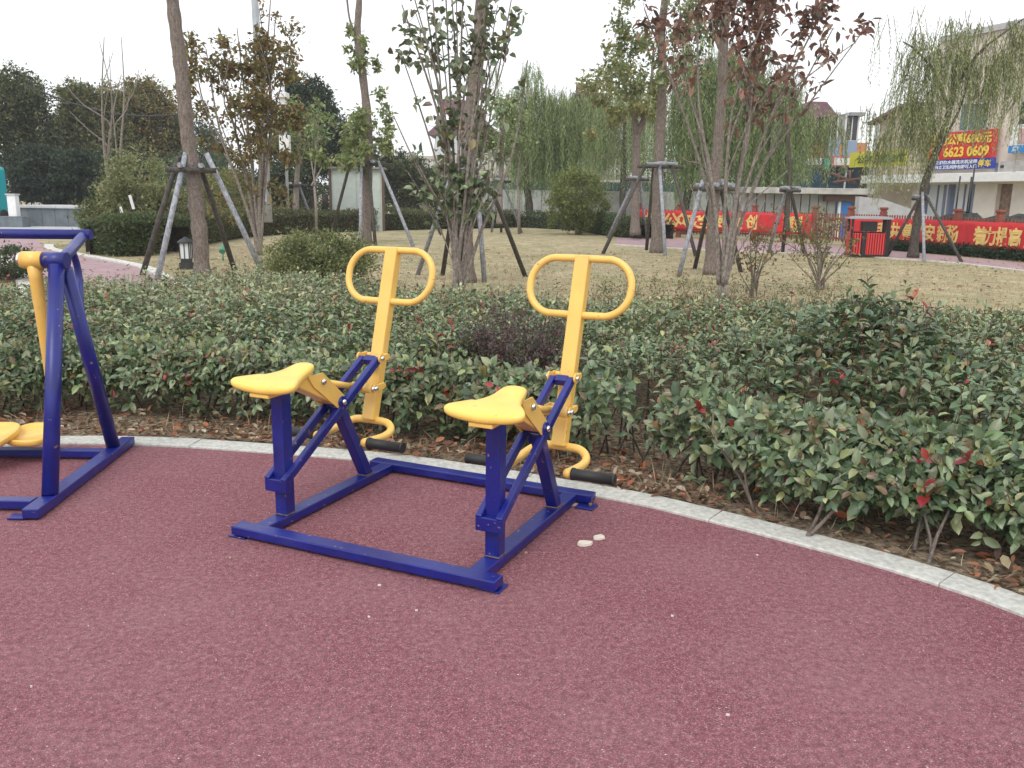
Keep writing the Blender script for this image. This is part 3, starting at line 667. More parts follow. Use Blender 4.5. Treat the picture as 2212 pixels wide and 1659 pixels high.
# purple-leaved bush growing inside the hedge
pb_ = ats(1122, 760, 5.38); pb_.z = 0
purple = empty('purple_bush', pb_, 'dark purple leaved bush rising from the green hedge between the two handle loops', 'bush')
P_ = ellipsoid_pts([(0, 0, .42, .34, .31, .36, 3600), (.18, -.05, .36, .26, .28, .34, 1800), (-.18, -.08, .40, .22, .26, .30, 1500), (.02, -.16, .22, .3, .2, .22, 1500)])
P_ = P_[P_[:, 2] > .1]
leaf_cloud('foliage', P_, [(.13, .09, .09), (.18, .125, .12), (.23, .17, .16), (.15, .13, .11), (.28, .06, .07), (.14, .19, .11)], [4, 4, 2, 2, .5, 2], .03, .014, purple, LEAFD, up=.9, simple=False)
bm = bmesh.new()
for i in range(60):
    d = Vector((random.uniform(-.4, .4), random.uniform(-.35, .35), random.uniform(.35, .85)))
    bm_tube(bm, [(d.x * .15, d.y * .15, 0), (d.x * .6, d.y * .6, d.z * .6), tuple(d)], [.006, .004, .0015], 4, cap=False)
o = link('twigs', from_bm(bm, 'twigs'), purple, BARKD); o['kind'] = 'stuff'

# low azalea mound beyond the hedge, and others
def mound(name, px, py, rx, ry, rz, pal, label, cat, n=5000, lf=(.06, .03), group=None, z0=.75, Y=None, red=0):
    c = at(px, py) if Y is None else Vector((ats(px, py, Y).x, Y, 0))
    t = empty(name, c, label, cat, group)
    P = ellipsoid_pts([(0, 0, rz * .45, rx, ry, rz * .6, n), (-rx * .4, 0, rz * .35, rx * .55, ry * .7, rz * .5, n // 3), (rx * .4, .1, rz * .35, rx * .5, ry * .7, rz * .5, n // 3)])
    P = P[P[:, 2] > .02]
    leaf_cloud('foliage', P, pal, None, lf[0], lf[1], t, LEAFD, up=.6)
    bm = bmesh.new()
    for i in range(40):
        d = Vector((random.uniform(-rx, rx) * .8, random.uniform(-ry, ry) * .7, random.uniform(.5, 1.0) * rz))
        bm_tube(bm, [(d.x * .2, d.y * .2, 0), (d.x * .6, d.y * .6, d.z * .6), tuple(d)], [.01, .006, .003], 4, cap=False)
    o = link('twigs', from_bm(bm, 'twigs'), t, BARK); o['kind'] = 'stuff'
    return t
OLIVE = [(.15, .20, .08), (.21, .26, .11), (.11, .15, .07), (.25, .24, .10), (.30, .30, .13)]
mound('azalea', 692, 600, .82, .7, .88, OLIVE, 'low olive green azalea mound behind the hedge left of the first handle', 'shrub', 9000, (.06, .028), Y=13.6)
DG = [(.035, .060, .032), (.05, .085, .04), (.07, .11, .05), (.11, .14, .055)]

# ------------------------------------------------------------------ litter, grass
def on_bed(n_):
    x = rng.uniform(-6.3, 4.0, n_); y = rng.uniform(1.0, 6.8, n_); dk_ = pdist(x, y, bedline)
    k = inside(x, y, bed_poly) & (dk_ > .01) & (rng.uniform(size=n_) < np.exp(-dk_ / .32) * np.where(np.sin(x * 3.1) + np.sin(y * 4.3 + x) > -.4, 1, .35)); return x[k], y[k]
x, y = on_bed(85000); m_ = len(x); P = np.c_[x, y, rng.uniform(.0, .05, m_)]
D = rand_dirs(m_); D[:, 2] *= .25; N = rand_dirs(m_) * .5; N[:, 2] += .9
Ls = rng.uniform(.03, .085, m_) * rng.uniform(.6, 1, m_); V, fc = leaf_arrays(P, D, N, Ls, Ls * .5, droop=-.1)
tag(link('leaf_litter', np_mesh('leaf_litter', V, fc, pick([(.26, .13, .08), (.38, .18, .10), (.18, .09, .06), (.33, .13, .07), (.44, .33, .22), (.36, .17, .10), (.14, .09, .07), (.50, .42, .30), (.38, .30, .20), (.22, .15, .10)], m_), True), None, DRY), 'brown fallen leaves on the soil along the kerb', 'leaf litter', kind='stuff')
x, y = on_bed(22000); m_ = len(x); P = np.c_[x, y, np.zeros(m_)]; D = rand_dirs(m_) * .8; D[:, 2] = np.abs(D[:, 2]) + .5
V, fc = leaf_arrays(P, D, rand_dirs(m_), rng.uniform(.05, .2, m_), np.full(m_, .004), simple=True)
tag(link('dry_grass', np_mesh('dry_grass', V, fc, pick([(.36, .28, .17), (.28, .2, .12), (.42, .36, .24)], m_)), None, DRY), 'dry grass stalks on the soil strip', 'grass', kind='stuff')
# lawn blades
nb = 60000; yb = 7.5 + rng.uniform(size=nb) ** 1.4 * 17; xb = yb * rng.uniform(-.62, .62, nb); kk = ~inside(xb, yb, bed_poly) & ~inside(xb, yb, np.array([(p[0], p[1]) for p in lp_r + lp_l[::-1]])) & ~inside(xb, yb, np.array([(p[0], p[1]) for p in rp_n + rp_f[::-1]]))
P = np.c_[xb, yb, np.full(nb, -.03)][kk]; m_ = len(P); D = rand_dirs(m_) * .6; D[:, 2] = 1
V, fc = leaf_arrays(P, D, rand_dirs(m_), rng.uniform(.03, .075, m_), np.full(m_, .008), simple=True)
tag(link('lawn_grass', np_mesh('lawn_grass', V, fc, pick([(.44, .37, .245), (.39, .33, .21), (.49, .42, .29), (.28, .27, .15)], m_, [3, 3, 2, 1])), None, DRY), 'short tan winter grass of the lawn', 'grass', kind='stuff')
nb = 2600; yb = 8.5 + rng.uniform(size=nb) ** 1.2 * 17; xb = yb * rng.uniform(-.6, .62, nb); kk = ~inside(xb, yb, bed_poly)
P = np.c_[xb, yb, np.full(nb, .0)][kk]; m_ = len(P); D = rand_dirs(m_); D[:, 2] *= .2; N = rand_dirs(m_) * .4; N[:, 2] += 1; Ls = rng.uniform(.05, .11, m_); V, fc = leaf_arrays(P, D, N, Ls, Ls * .5)
tag(link('fallen_leaves', np_mesh('fallen_leaves', V, fc, pick([(.30, .17, .10), (.38, .26, .15), (.22, .12, .08), (.45, .36, .22)], m_), True), None, DRY), 'scattered brown leaves lying on the lawn', 'fallen leaves', kind='stuff')
# straggly undergrowth behind the hedge on the right and centre
ux, uy = scatter(3000, np.array([(-1.5, 9), (0, 8.2), (1.5, 7.6), (3.5, 7.2), (5.2, 7.2), (6.0, 8.3), (5.2, 10.5), (5.0, 13.5), (2.0, 14.5), (0.6, 11.5), (-1.2, 11.5)]), (-2, 6.5, 7, 15))
m_ = 650; ux, uy = ux[:m_], uy[:m_]; m_ = len(ux); hgt = rng.uniform(.12, .42, m_) * (1 + .4 * _SN(ux, uy, .8, 2.))
base = np.c_[ux, uy, np.full(m_, -.03)]; D = rand_dirs(m_) * .35; D[:, 2] = 1; D = norm(D)
V, fc = leaf_arrays(base, D, rand_dirs(m_), hgt, np.full(m_, .007), simple=True)
ug = empty('undergrowth', (0, 0, 0)); tag(ug, 'straggly red brown weeds between the hedge and the lawn', 'undergrowth', kind='stuff')
o = link('stalks', np_mesh('stalks', V, fc, pick([(.22, .14, .10), (.16, .12, .08), (.28, .22, .15)], m_)), ug, DRY); o['kind'] = 'stuff'
r5 = np.repeat(np.arange(m_), 12); P = base[r5] + D[r5] * (hgt[r5] * rng.uniform(.3, 1.05, len(r5)))[:, None] + rng.normal(0, .03, (len(r5), 3))
leaf_cloud('foliage', P, [(.14, .17, .08), (.20, .22, .10), (.24, .18, .10), (.32, .15, .08), (.34, .30, .14), (.10, .14, .07)], [3, 3, 1.2, .5, 1, 3], .045, .02, ug, LEAFD, up=.5)
x = rng.uniform(-3, 6, 9000); y = rng.uniform(8, 14, 9000); k = inside(x, y, np.array([(-2, 9), (0, 8.2), (1.5, 7.6), (5.2, 7.2), (6.0, 8.3), (4.4, 12.5), (3, 13.6), (0.6, 12.0), (-1.2, 12)]))
P = np.c_[x, y, np.full(9000, -.015)][k]; leaf_cloud('fallen_leaves', P, [(.24, .15, .11), (.30, .20, .15), (.20, .12, .09), (.36, .27, .19)], None, .07, .04, ug, DRY, up=0)

# chips on the red surface
CH1 = mat('cream_wood', (.66, .60, .52), .8, var=.1, vscale=40); CH2 = mat('pale_brown_chip', (.45, .33, .24), .85, var=.2, vscale=60)
chips = [(1262, 1177, .085, CH1, 'larger cream chip lying right of the blue frame'), (1293, 1163, .068, CH1, 'smaller cream chip just behind the larger one'),
         (820, 1266, .022, CH1, 'square pale flake in front of the front bar'), (497, 1206, .02, CH2, 'brown flake below the left end of the front bar'),
         (797, 1334, .016, CH1, 'slim white flake nearest below the square flake'), (900, 1320, .016, CH1, 'tiny white flake to the right of the slim flake'),
         (1452, 1332, .018, CH1, 'white flake right of centre on the red surface'), (1572, 1546, .018, CH1, 'curled white flake at the lower right of the red surface'),
         (1237, 1092, .05, CH2, 'pale brown dry leaf scrap beside the rear foot plate'), (1180, 1128, .03, CH2, 'tan scrap below the right side bar'), (1136, 1195, .02, CH2, 'tan crumb beside the right side bar near its foot'),
         (1635, 1200, .014, CH1, 'white flake close to the kerb on the right'), (68, 1485, .012, CH1, 'white grain at the far left of the red surface')]
for px, py, s, m_, lb in chips:
    s = s if s > .03 else s * .75
    bm = bmesh.new(); k = 7; top = []; bot = []
    for i in range(k):
        a = 2 * math.pi * i / k; rr = s * .5 * random.uniform(.7, 1.1)
        top.append(bm.verts.new((rr * math.cos(a), rr * .6 * math.sin(a), .004 + s * .09 * random.uniform(.6, 1)))); bot.append(bm.verts.new((rr * 1.05 * math.cos(a), rr * .65 * math.sin(a), 0)))
    bm.faces.new(top); bm.faces.new(bot[::-1])
    for i in range(k): bm.faces.new((bot[i], bot[(i + 1) % k], top[(i + 1) % k], top[i]))
    o = link('litter_flake', from_bm(bm, 'litter_flake'), None, m_); o.location = at(px, py) + Vector((0, 0, .001)); o.rotation_euler = (0, 0, random.uniform(-.6, .6))
    tag(o, lb, 'litter', 'flakes lying on the red play surface')
ns = 2600; yy = 1.6 + rng.uniform(size=ns) ** 1.0 * 3.6; xx = rng.uniform(-3, 3, ns); k = inside(xx, yy, np.concatenate([pol(KC), [(4.2, -8), (-12, -8), (-12, 1)]]))
P = np.c_[xx, yy, np.full(ns, .0015)][k]; m_ = len(P); D = rand_dirs(m_); D[:, 2] = 0
N = np.tile([[0, 0, 1.]], (m_, 1)); V, fc = leaf_arrays(P, D, N, rng.uniform(.003, .008, m_), rng.uniform(.002, .005, m_), simple=True, droop=-.1)
tag(link('grit', np_mesh('grit', V, fc, pick([(.6, .55, .52), (.5, .42, .4), (.7, .68, .66)], m_)), None, DRY), 'fine pale grit scattered on the red surface', 'grit', kind='stuff')

# ------------------------------------------------------------------ trees with trunks
def px_path(pts, Y):
    return [ats(x, y, Y) for x, y in pts]
def trunk_ob(parent, pts, r0, r1, m, name='trunk', nsub=6, n=12, wob=.0):
    o0 = parent.location; c = catmull([p - o0 for p in pts], nsub); k = len(c)
    c = [p + Vector((random.gauss(0, wob), random.gauss(0, wob), 0)) for p in c]
    rr = [r0 + (r1 - r0) * i / (k - 1) + (r0 * .25 * max(0, 1 - i / 3.0)) for i in range(k)]
    rr = [r * (1 + .06 * math.sin(i * 1.7) + random.uniform(-.03, .03)) for i, r in enumerate(rr)]
    return tube_ob(name, c, rr, m, parent, n)

def prop_frame(base, feet, tops, ch, label, r=.035, mats=None, group='wooden prop frames round young trees', ext=.32):
    """feet, tops: lists of world points; poles run past the tie bars at height ch"""
    t = empty('tree_prop', (base[0], base[1], 0), label, 'tree prop', group); o0 = t.location
    for i, (f, tp) in enumerate(zip(feet, tops)):
        m_ = (mats or [POLEG, POLED])[i % len(mats or [1, 2])]
        d = (tp - f).normalized()
        tube_ob('pole', [f - o0 - Vector((0, 0, .04)), (f + tp) / 2 - o0, tp + d * .12 - o0], [r * 1.08, r, r * .92], m_, t, 9)
    c = Vector((base[0], base[1], ch))
    for k, a in enumerate((.3, .3 + math.pi / 2, .3, .3 + math.pi / 2)):
        dv = Vector((math.cos(a), math.sin(a), 0)); sd = Vector((-dv.y, dv.x, 0)) * (.17 if k < 2 else -.17)
        zz = Vector((0, 0, .0 if k % 2 == 0 else .075))
        tube_ob('tie_bar', [c + sd + zz - dv * ext - o0, c + sd + zz + dv * ext - o0], [r * .95] * 2, POLEG if k % 2 else POLED, t, 8)
    return t
def prop_px(tx, ty, trunk_y, feet_px, tops_px, label, Yt=None, r=.035, mats=None, ext=.32):
    b = at(tx, ty) if Yt is None else Vector((ats(tx, ty, Yt).x, Yt, 0))
    feet = [at(x, y) for x, y in feet_px]
    # keep every foot within a believable radius of the trunk
    ff = []
    for (x, y), f in zip(feet_px, feet):
        d = f - b; d.z = 0
        if d.length > 1.9:
            Y = b.y + max(-1.3, min(1.3, d.y)); f = Vector((ats(x, y, Y).x, Y, 0))
        f.z = -.03; ff.append(f)
    tops = []
    for (x, y), f in zip(tops_px, ff):
        Y = b.y + (f.y - b.y) * .16; tops.append(ats(x, y, Y))
    ch = ats(tx, trunk_y, b.y).z
    return prop_frame(b, ff, tops, ch, label, r, mats, ext=ext)

# big leaning bare trunk on the left
b = at(437, 594); Y = b.y; b.z = -.03
t = empty('tree', b, 'leaning bare brown trunk inside the propped frame on the left', 'tree', 'propped trees on the lawn')
pts = px_path([(437, 598), (433, 520), (425, 450), (417, 370), (405, 290), (397, 200), (386, 110), (376, 30), (366, -60), (350, -170)], Y)
trunk_ob(t, pts, .142, .10, BARK)
for s_ in (-1, 1):
    tp = pts[-1] - b; q = [tp, tp + Vector((.5 * s_, .1, .9)), tp + Vector((1.0 * s_, .3, 2.0))]
    tube_ob('limb', q, [.08, .05, .02], BARK, t, 8)
leaf_cloud('crown', ellipsoid_pts([(tp.x, .1, tp.z + 2.3, 1.9, 1.9, 1.2, 4000)]), DG, None, .10, .045, t, LEAFM, up=.1)
prop_px(428, 594, 368, [(305, 592), (338, 602), (508, 574), (572, 592)], [(382, 352), (398, 345), (430, 352), (452, 345)], 'prop frame of two pale and two dark poles round the leaning left trunk', r=.048, mats=[POLED, POLEG, POLED, POLEG], ext=.42)

def stem_fan(t, base, tips, r0, m, name='stem', sides=6, curve=.12, n=5):
    """separate curved stems from the base to each tip; returns sample points along them"""
    out = []
    for tp in tips:
        d = tp - base; side = Vector((random.gauss(0, 1), random.gauss(0, 1), 0)) * curve * d.length * .3
        ctrl = [base + Vector((random.gauss(0, .04), random.gauss(0, .04), 0)), base + Vector((d.x * .16, d.y * .16, d.z * .28)) + side * .5, base + Vector((d.x * .5, d.y * .5, d.z * .62)) + side, tp]
        c = catmull(ctrl, n); k = len(c); rr = r0 * random.uniform(.65, 1.1)
        tube_ob(name, c, [rr * (1 - .85 * i / (k - 1)) + .003 for i in range(k)], m, t, sides); out.append(c)
    return out
def branchy(t, base, tips, r0, m, per=3, split=(.30, .62), curve=.12):
    tips = sorted(tips, key=lambda p: p.x + p.y * .2); out = []
    for g in range(0, len(tips), per):
        grp = tips[g:g + per]; lead = max(grp, key=lambda p: p.z)
        pr = stem_fan(t, base, [lead], r0 * random.uniform(.9, 1.15), m, 'limb', 7, curve, 7)[0]; out.append(pr)
        for tp in grp:
            if tp is lead: continue
            i = int(len(pr) * random.uniform(*split)); st_ = pr[i]; d = tp - st_; nx = pr[min(i + 1, len(pr) - 1)] - pr[i]
            c = catmull([st_, st_ + nx.normalized() * d.length * .22 + d * .05, st_ + d * .6 + Vector((random.gauss(0, .05), 0, .02)) * d.length, tp], 5); k = len(c); r1 = r0 * (1 - .8 * i / len(pr)) * .75
            tube_ob('branch', c, [r1 * (1 - .8 * j / (k - 1)) + .003 for j in range(k)], m, t, 6); out.append(c)
    return out
def twig_leaves(t, stems, pal, wts, per_m, L, W, m, z0, spread=.14, up=.3, twig=True, tl=.35, name='foliage', dens=None):
    P = []; bm = bmesh.new()
    for c in stems:
        for a, b_ in zip(c[:-1], c[1:]):
            ln = (b_ - a).length; k = np.random.default_rng(int(abs(a.x * 1000 + a.z * 777)) % 99999).poisson(ln * per_m)
            for _ in range(k):
                p = a.lerp(b_, random.random())
                if p.z < z0 + random.uniform(0, .5): continue
                if dens and random.random() > dens(p): continue
                q = p + Vector((random.gauss(0, 1), random.gauss(0, 1), random.uniform(.2, 1.6))).normalized() * random.uniform(.08, tl)
                if twig: bm_tube(bm, [p, q], [.004, .002], 3, cap=False)
                for _ in range(random.randint(3, 7)):
                    P.append(p.lerp(q, random.uniform(.3, 1.1)) + Vector((random.gauss(0, spread * .35), random.gauss(0, spread * .35), random.gauss(0, spread * .35))))
    if twig: o = link('twigs', from_bm(bm, 'twigs'), t, BARK); o['kind'] = 'stuff'
    else: bm.free()
    if P: return leaf_cloud(name, np.array([tuple(p) for p in P]), pal, wts, L, W, t, m, up=up, simple=False)

# multi-stem magnolia, centre left
b = at(990, 655); b.z = -.03; Y = b.y
t = empty('tree', b, 'many-stemmed young tree with sparse round green leaves behind the left handle loop', 'tree')
tips = [ats(x, y, Y + random.uniform(-.5, .6)) - b for x, y in ((868, 120), (885, -40), (905, 60), (930, -60), (950, 40), (958, -120), (985, -60), (1005, -140), (1035, -100), (1060, -40), (1085, -90), (1105, 60), (1128, 20), (1140, 130), (850, 250), (1090, 250), (890, 330), (1000, 30), (1065, 120), (895, 20), (920, 10), (970, -90), (1020, -40), (1075, 10), (940, 200), (1115, -60), (868, 10))]
st = branchy(t, Vector((0, 0, 0)), tips, .030, BARK2, 2, (.2, .5), .10)
# bushier lower part
tips2 = [ats(x, y, Y + random.uniform(-.3, .3)) - b for x, y in ((905, 420), (930, 380), (960, 330), (1045, 400), (1080, 350), (1010, 300), (880, 370))]
st2 = stem_fan(t, Vector((0, 0, .2)), tips2, .012, BARK2, curve=.2)
MG = [(.15, .20, .10), (.21, .26, .14), (.11, .15, .08), (.27, .29, .18), (.28, .25, .10), (.15, .11, .07)]
twig_leaves(t, st + st2, MG, [3, 3, 3, 2, .5, .6], 5.6, .13, .088, LEAFM, .9, up=.2, tl=.30, dens=lambda p: .30 if 1.7 < p.z < 3.1 else .8)
# trunk behind it with props
b = at(1012, 606); b.z = -.03; Y = b.y
t = empty('tree', b, 'thick grey brown trunk standing just behind the many-stemmed tree', 'tree', 'propped trees on the lawn')
trunk_ob(t, px_path([(1010, 610), (1006, 520), (1004, 430), (1010, 330), (1020, 220), (1034, 110), (1040, 0), (1046, -120)], Y), .135, .10, BARK)
tp = ats(1046, -120, Y) - b
leaf_cloud('crown', ellipsoid_pts([(tp.x, .2, tp.z + 1.2, 1.5, 1.5, 1.0, 2500)]), DG, None, .11, .05, t, LEAFM)
prop_px(1008, 606, 372, [(900, 536), (1047, 606), (1137, 572), (955, 560)], [(978, 372), (1028, 372), (1046, 370), (990, 372)], 'prop frame straddling the thick trunk at the picture centre', r=.042, mats=[POLEG, POLEG, POLED, POLED], ext=.36)

# slender tree with leaf tufts between the left props and the centre
b = at(792, 524); b.z = -.03; Y = b.y
t = empty('tree', b, 'slender trunk with yellow green leaf tufts left of the first handle loop', 'tree', 'propped trees on the lawn')
pts = px_path([(790, 530), (792, 430), (795, 340), (793, 250), (783, 160), (772, 80), (776, 0), (778, -90)], Y)
trunk_ob(t, pts, .17, .08, BARK)
tube_ob('limb', catmull([p - b for p in px_path([(783, 150), (772, 90), (755, 40), (748, -20)], Y)], 4), [.05] * 4 + [.04] * 4 + [.03] * 5, BARK, t, 6)
bl = []
for x, y, rx, rz, n_ in ((783, 110, .5, .7, 240), (790, 145, .4, .4, 160), (800, 235, .7, .8, 300), (775, 290, 1.0, .8, 500), (810, 300, .9, .9, 420), (745, 330, .9, .4, 300), (790, 345, .8, .4, 200), (760, 120, .35, .35, 90)):
    p = ats(x, y, Y) - b; bl.append((p.x, p.y, p.z, rx, rx, rz, n_))
leaf_cloud('foliage', ellipsoid_pts(bl, 1.3), [(.24, .30, .12), (.31, .36, .15), (.17, .22, .09), (.36, .38, .17)], None, .17, .09, t, LEAFD, up=-.1)
prop_px(792, 524, 355, [(712, 506), (778, 545), (811, 528), (894, 534)], [(755, 356), (781, 352), (796, 356), (820, 356)], 'slim prop frame round the tufted tree in front of the pale cabinet', r=.05, mats=[POLED, POLEG, POLED, POLEG], ext=.75)

# two trunks right of centre
b = at(1418, 544); b.z = -.03; Y = b.y
t = empty('tree', b, 'straight brown trunk with pale green crown right of the second handle loop', 'tree', 'propped trees on the lawn')
trunk_ob(t, px_path([(1418, 548), (1420, 440), (1424, 330), (1428, 240), (1432, 160), (1428, 80), (1436, 0), (1440, -100)], Y), .16, .09, BARK)
bl = []
for x, y, rx, rz, n_ in ((1390, 60, 1.0, .8, 330), (1440, 60, 1.2, .9, 500), (1360, 150, .9, .8, 400), (1425, 150, 1.0, .8, 500), (1470, 120, 1.0, .9, 500), (1350, 210, .8, .6, 260), (1410, 5, 1.1, .8, 350), (1500, 60, .9, .8, 400)):
    p = ats(x, y, Y) - b; bl.append((p.x, p.y, p.z, rx, rx, rz, n_))
LG = [(.20, .26, .11), (.27, .32, .15), (.14, .19, .08), (.32, .34, .17), (.24, .22, .09)]
leaf_cloud('foliage', ellipsoid_pts(bl, 1.0), LG, None, .15, .075, t, LEAFD, up=-.1)
prop_px(1418, 544, 360, [(1301, 546), (1397, 527), (1437, 566), (1503, 572)], [(1392, 362), (1412, 360), (1425, 358), (1452, 362)], 'prop frame with one long pale pole round the straight trunk right of the second handle', r=.048, mats=[POLED, POLED, POLEG, POLED], ext=.6)
b = Vector((ats(1371, 505, 32).x, 32, -.03)); Y = 32
t = empty('tree', b, 'forked trunk with a light green crown standing behind the straight trunk', 'tree', 'propped trees on the lawn')
trunk_ob(t, px_path([(1372, 508), (1372, 430), (1374, 350), (1376, 290)], Y), .17, .13, BARK)
for q in (((1376, 295), (1368, 250), (1352, 200), (1345, 130)), ((1376, 295), (1392, 250), (1405, 190), (1412, 110))):
    tube_ob('limb', catmull([p - b for p in px_path(q, Y)], 4), [.11] * 4 + [.08] * 4 + [.05] * 5, BARK, t, 7)
bl = []
for x, y, rx, rz, n_ in ((1330, 190, 1.3, 1.0, 600), (1375, 200, 1.3, 1.1, 600), (1350, 130, 1.1, .9, 400), (1310, 240, 1.1, .9, 400), (1400, 240, .9, .8, 300)):
    p = ats(x, y, Y) - b; bl.append((p.x, p.y, p.z, rx, rx, rz, n_))
leaf_cloud('foliage', ellipsoid_pts(bl), [(.26, .29, .12), (.32, .33, .14), (.19, .22, .09), (.34, .31, .13)], None, .2, .1, t, LEAFD, up=-.1)
prop_px(1371, 505, 388, [(1312, 505), (1366, 508), (1398, 500)], [(1372, 388), (1376, 386), (1382, 388)], 'narrow prop frame round the forked trunk near the hedge end', Yt=32, r=.05, ext=.4)

# red brown leaved multi-stem tree and trunk behind
b = at(1560, 655); b.z = -.03; Y = b.y
t = empty('tree', b, 'pale-stemmed spreading young tree with withered red brown leaves', 'tree')
tips = [ats(x, y, Y + random.uniform(-.5, .6)) - b for x, y in ((1392, 20), (1430, 120), (1470, 40), (1510, -60), (1545, -90), (1575, -40), (1600, -100), (1640, -60), (1670, -20), (1700, -70), (1745, 20), (1800, 60), (1850, 90), (1690, 150), (1730, 180), (1640, 210), (1460, 330), (1500, 220), (1800, -20), (1870, 60))]
root = Vector((0, 0, .30)); tube_ob('trunk', [(0, 0, -.02), (0, 0, .16), tuple(root)], [.10, .08, .075], BARK2, t, 10)
st = branchy(t, root, tips, .033, BARK2, 3, (.22, .6), .13)
st3 = stem_fan(t, root, [ats(x, y, Y + .1) - b for x, y in ((1490, 400), (1660, 420), (1700, 370))], .02, BARK2, curve=.2)
RB = [(.25, .14, .105), (.32, .19, .15), (.17, .10, .08), (.40, .27, .21), (.30, .12, .09), (.14, .10, .08)]
def rbd(p): 
    return .10 if p.z < 2.9 else (.28 if p.z < 3.6 else 1.0)
twig_leaves(t, st, RB, [4, 4, 4, 1.5, 1, 2], 23.0, .145, .068, LEAFD, 2.2, up=-.5, tl=.38, dens=rbd)
twig_leaves(t, st3, RB, None, 2.0, .12, .06, LEAFD, 1.2, up=-.5, tl=.2)
b = at(1532, 590); b.z = -.03; Y = b.y
t = empty('tree', b, 'sturdy brown trunk rising behind the red leaved tree', 'tree', 'propped trees on the lawn')
trunk_ob(t, px_path([(1533, 592), (1538, 500), (1545, 400), (1552, 300), (1560, 200), (1562, 110), (1568, 20), (1572, -90)], Y), .118, .085, BARK)
tp = ats(1572, -90, Y) - b
leaf_cloud('crown', ellipsoid_pts([(tp.x, .2, tp.z + .9, 1.9, 1.6, .9, 2500), (ats(1545, 30, Y).x - b.x, 0, ats(1545, 30, Y).z, 1.1, 1.0, .7, 500)]), DG + [(.10, .13, .06)], None, .11, .05, t, LEAFM)
prop_px(1532, 590, 408, [(1466, 592), (1500, 578), (1602, 585), (1575, 560)], [(1515, 402), (1540, 404), (1556, 404), (1560, 400)], 'prop frame half hidden by the red leaved tree stems', r=.044, mats=[POLEG, POLED, POLED, POLEG], ext=.42)
# third small prop and young tree between
b = Vector((ats(1700, 480, 24).x, 24, -.03))
t = empty('tree', b, 'young willow stem held by the short steep props beside the left banner end', 'tree', 'propped trees on the lawn')
trunk_ob(t, px_path([(1700, 500), (1702, 440), (1706, 380), (1704, 320), (1698, 250)], 24), .07, .04, BARKD)
prop_px(1700, 498, 412, [(1662, 508), (1692, 530), (1742, 505)], [(1698, 412), (1702, 408), (1708, 412)], 'steep short prop trio beside the left banner end', Yt=24, r=.05, ext=.2, mats=[POLEG, POLED, POLED])

# small bushes
b = at(1768, 622); b.z = -.03; Y = b.y
t = empty('shrub', b, 'small open shrub with yellow green leaves on bare grey stems in front of the bin', 'shrub')
tips = [ats(x, y, Y + random.uniform(-.5, .5)) - b for x, y in ((1690, 520), (1705, 490), (1725, 475), (1745, 470), (1765, 455), (1790, 465), (1815, 480), (1835, 500), (1850, 520), (1700, 545), (1840, 545), (1770, 500), (1740, 520), (1800, 520))]
st = stem_fan(t, Vector((0, 0, 0)), tips, .018, BARK2, curve=.2)
leafpts = [c for c in st]
twig_leaves(t, st, [(.18, .20, .07), (.26, .26, .09), (.12, .14, .06), (.20, .12, .07), (.33, .30, .10)], None, 17, .075, .032, LEAFD, .32, up=.4, tl=.2)
b = at(1625, 640); b.z = -.03; Y = b.y
t = empty('shrub', b, 'straggly upright shrub with mixed green and rust leaves right of the red leaved tree', 'shrub')
tips = [ats(x, y, Y + random.uniform(-.4, .4)) - b for x, y in ((1600, 520), (1620, 500), (1640, 480), (1660, 500), (1680, 540), (1650, 560), (1590, 560), (1605, 470), (1670, 470))]
st = stem_fan(t, Vector((0, 0, 0)), tips, .012, BARK, curve=.2)
twig_leaves(t, st, [(.16, .17, .07), (.22, .16, .07), (.10, .12, .05), (.30, .24, .10), (.26, .12, .06)], None, 15, .065, .03, LEAFD, .2, up=.4, tl=.2)
# left autumn shrub tree
b = at(560, 548); b.z = -.03; Y = 20.0; b = Vector((ats(560, 548, Y).x, Y, -.03))
t = empty('tree', b, 'multi-stemmed tree with olive and rust autumn leaves right of the leaning trunk', 'tree')
tips = [ats(x, y, Y + random.uniform(-1, 1)) - b for x, y in ((420, 120), (445, 105), (470, 130), (500, 110), (530, 120), (560, 90), (590, 130), (430, 200), (600, 200), (625, 100), (595, 40), (560, 20), (490, 180), (540, 200), (470, 250), (610, 280), (585, -10), (512, 60))]
st = branchy(t, Vector((0, 0, .1)), tips, .05, BARK2, 3, (.3, .6))
AU = [(.21, .19, .08), (.28, .21, .09), (.22, .13, .07), (.16, .17, .07), (.36, .27, .10), (.18, .10, .06)]
bl = []
for x, y, rx, rz, n_ in ((450, 130, .8, .6, 420), (500, 130, .9, .6, 600), (560, 125, 1.1, .7, 900), (590, 100, .5, .9, 300), (440, 190, .6, .7, 350), (520, 200, 1.3, .9, 1400), (580, 210, .9, .9, 700), (480, 250, .9, .7, 500), (540, 290, 1.0, .8, 700), (600, 300, .5, .8, 240), (510, 340, .8, .7, 260), (560, 380, 1.0, 1.0, 380), (585, 20, .3, .3, 26), (600, 65, .3, .4, 46), (528, 430, .8, .6, 200)):
    p = ats(x, y, Y) - b; bl.append((p.x, p.y, p.z, rx, rx, rz, n_))
leaf_cloud('foliage', ellipsoid_pts(bl, .85), AU, [3, 3, 1.6, 3, 1.2, 1], .135, .07, t, LEAFD, up=-.2)
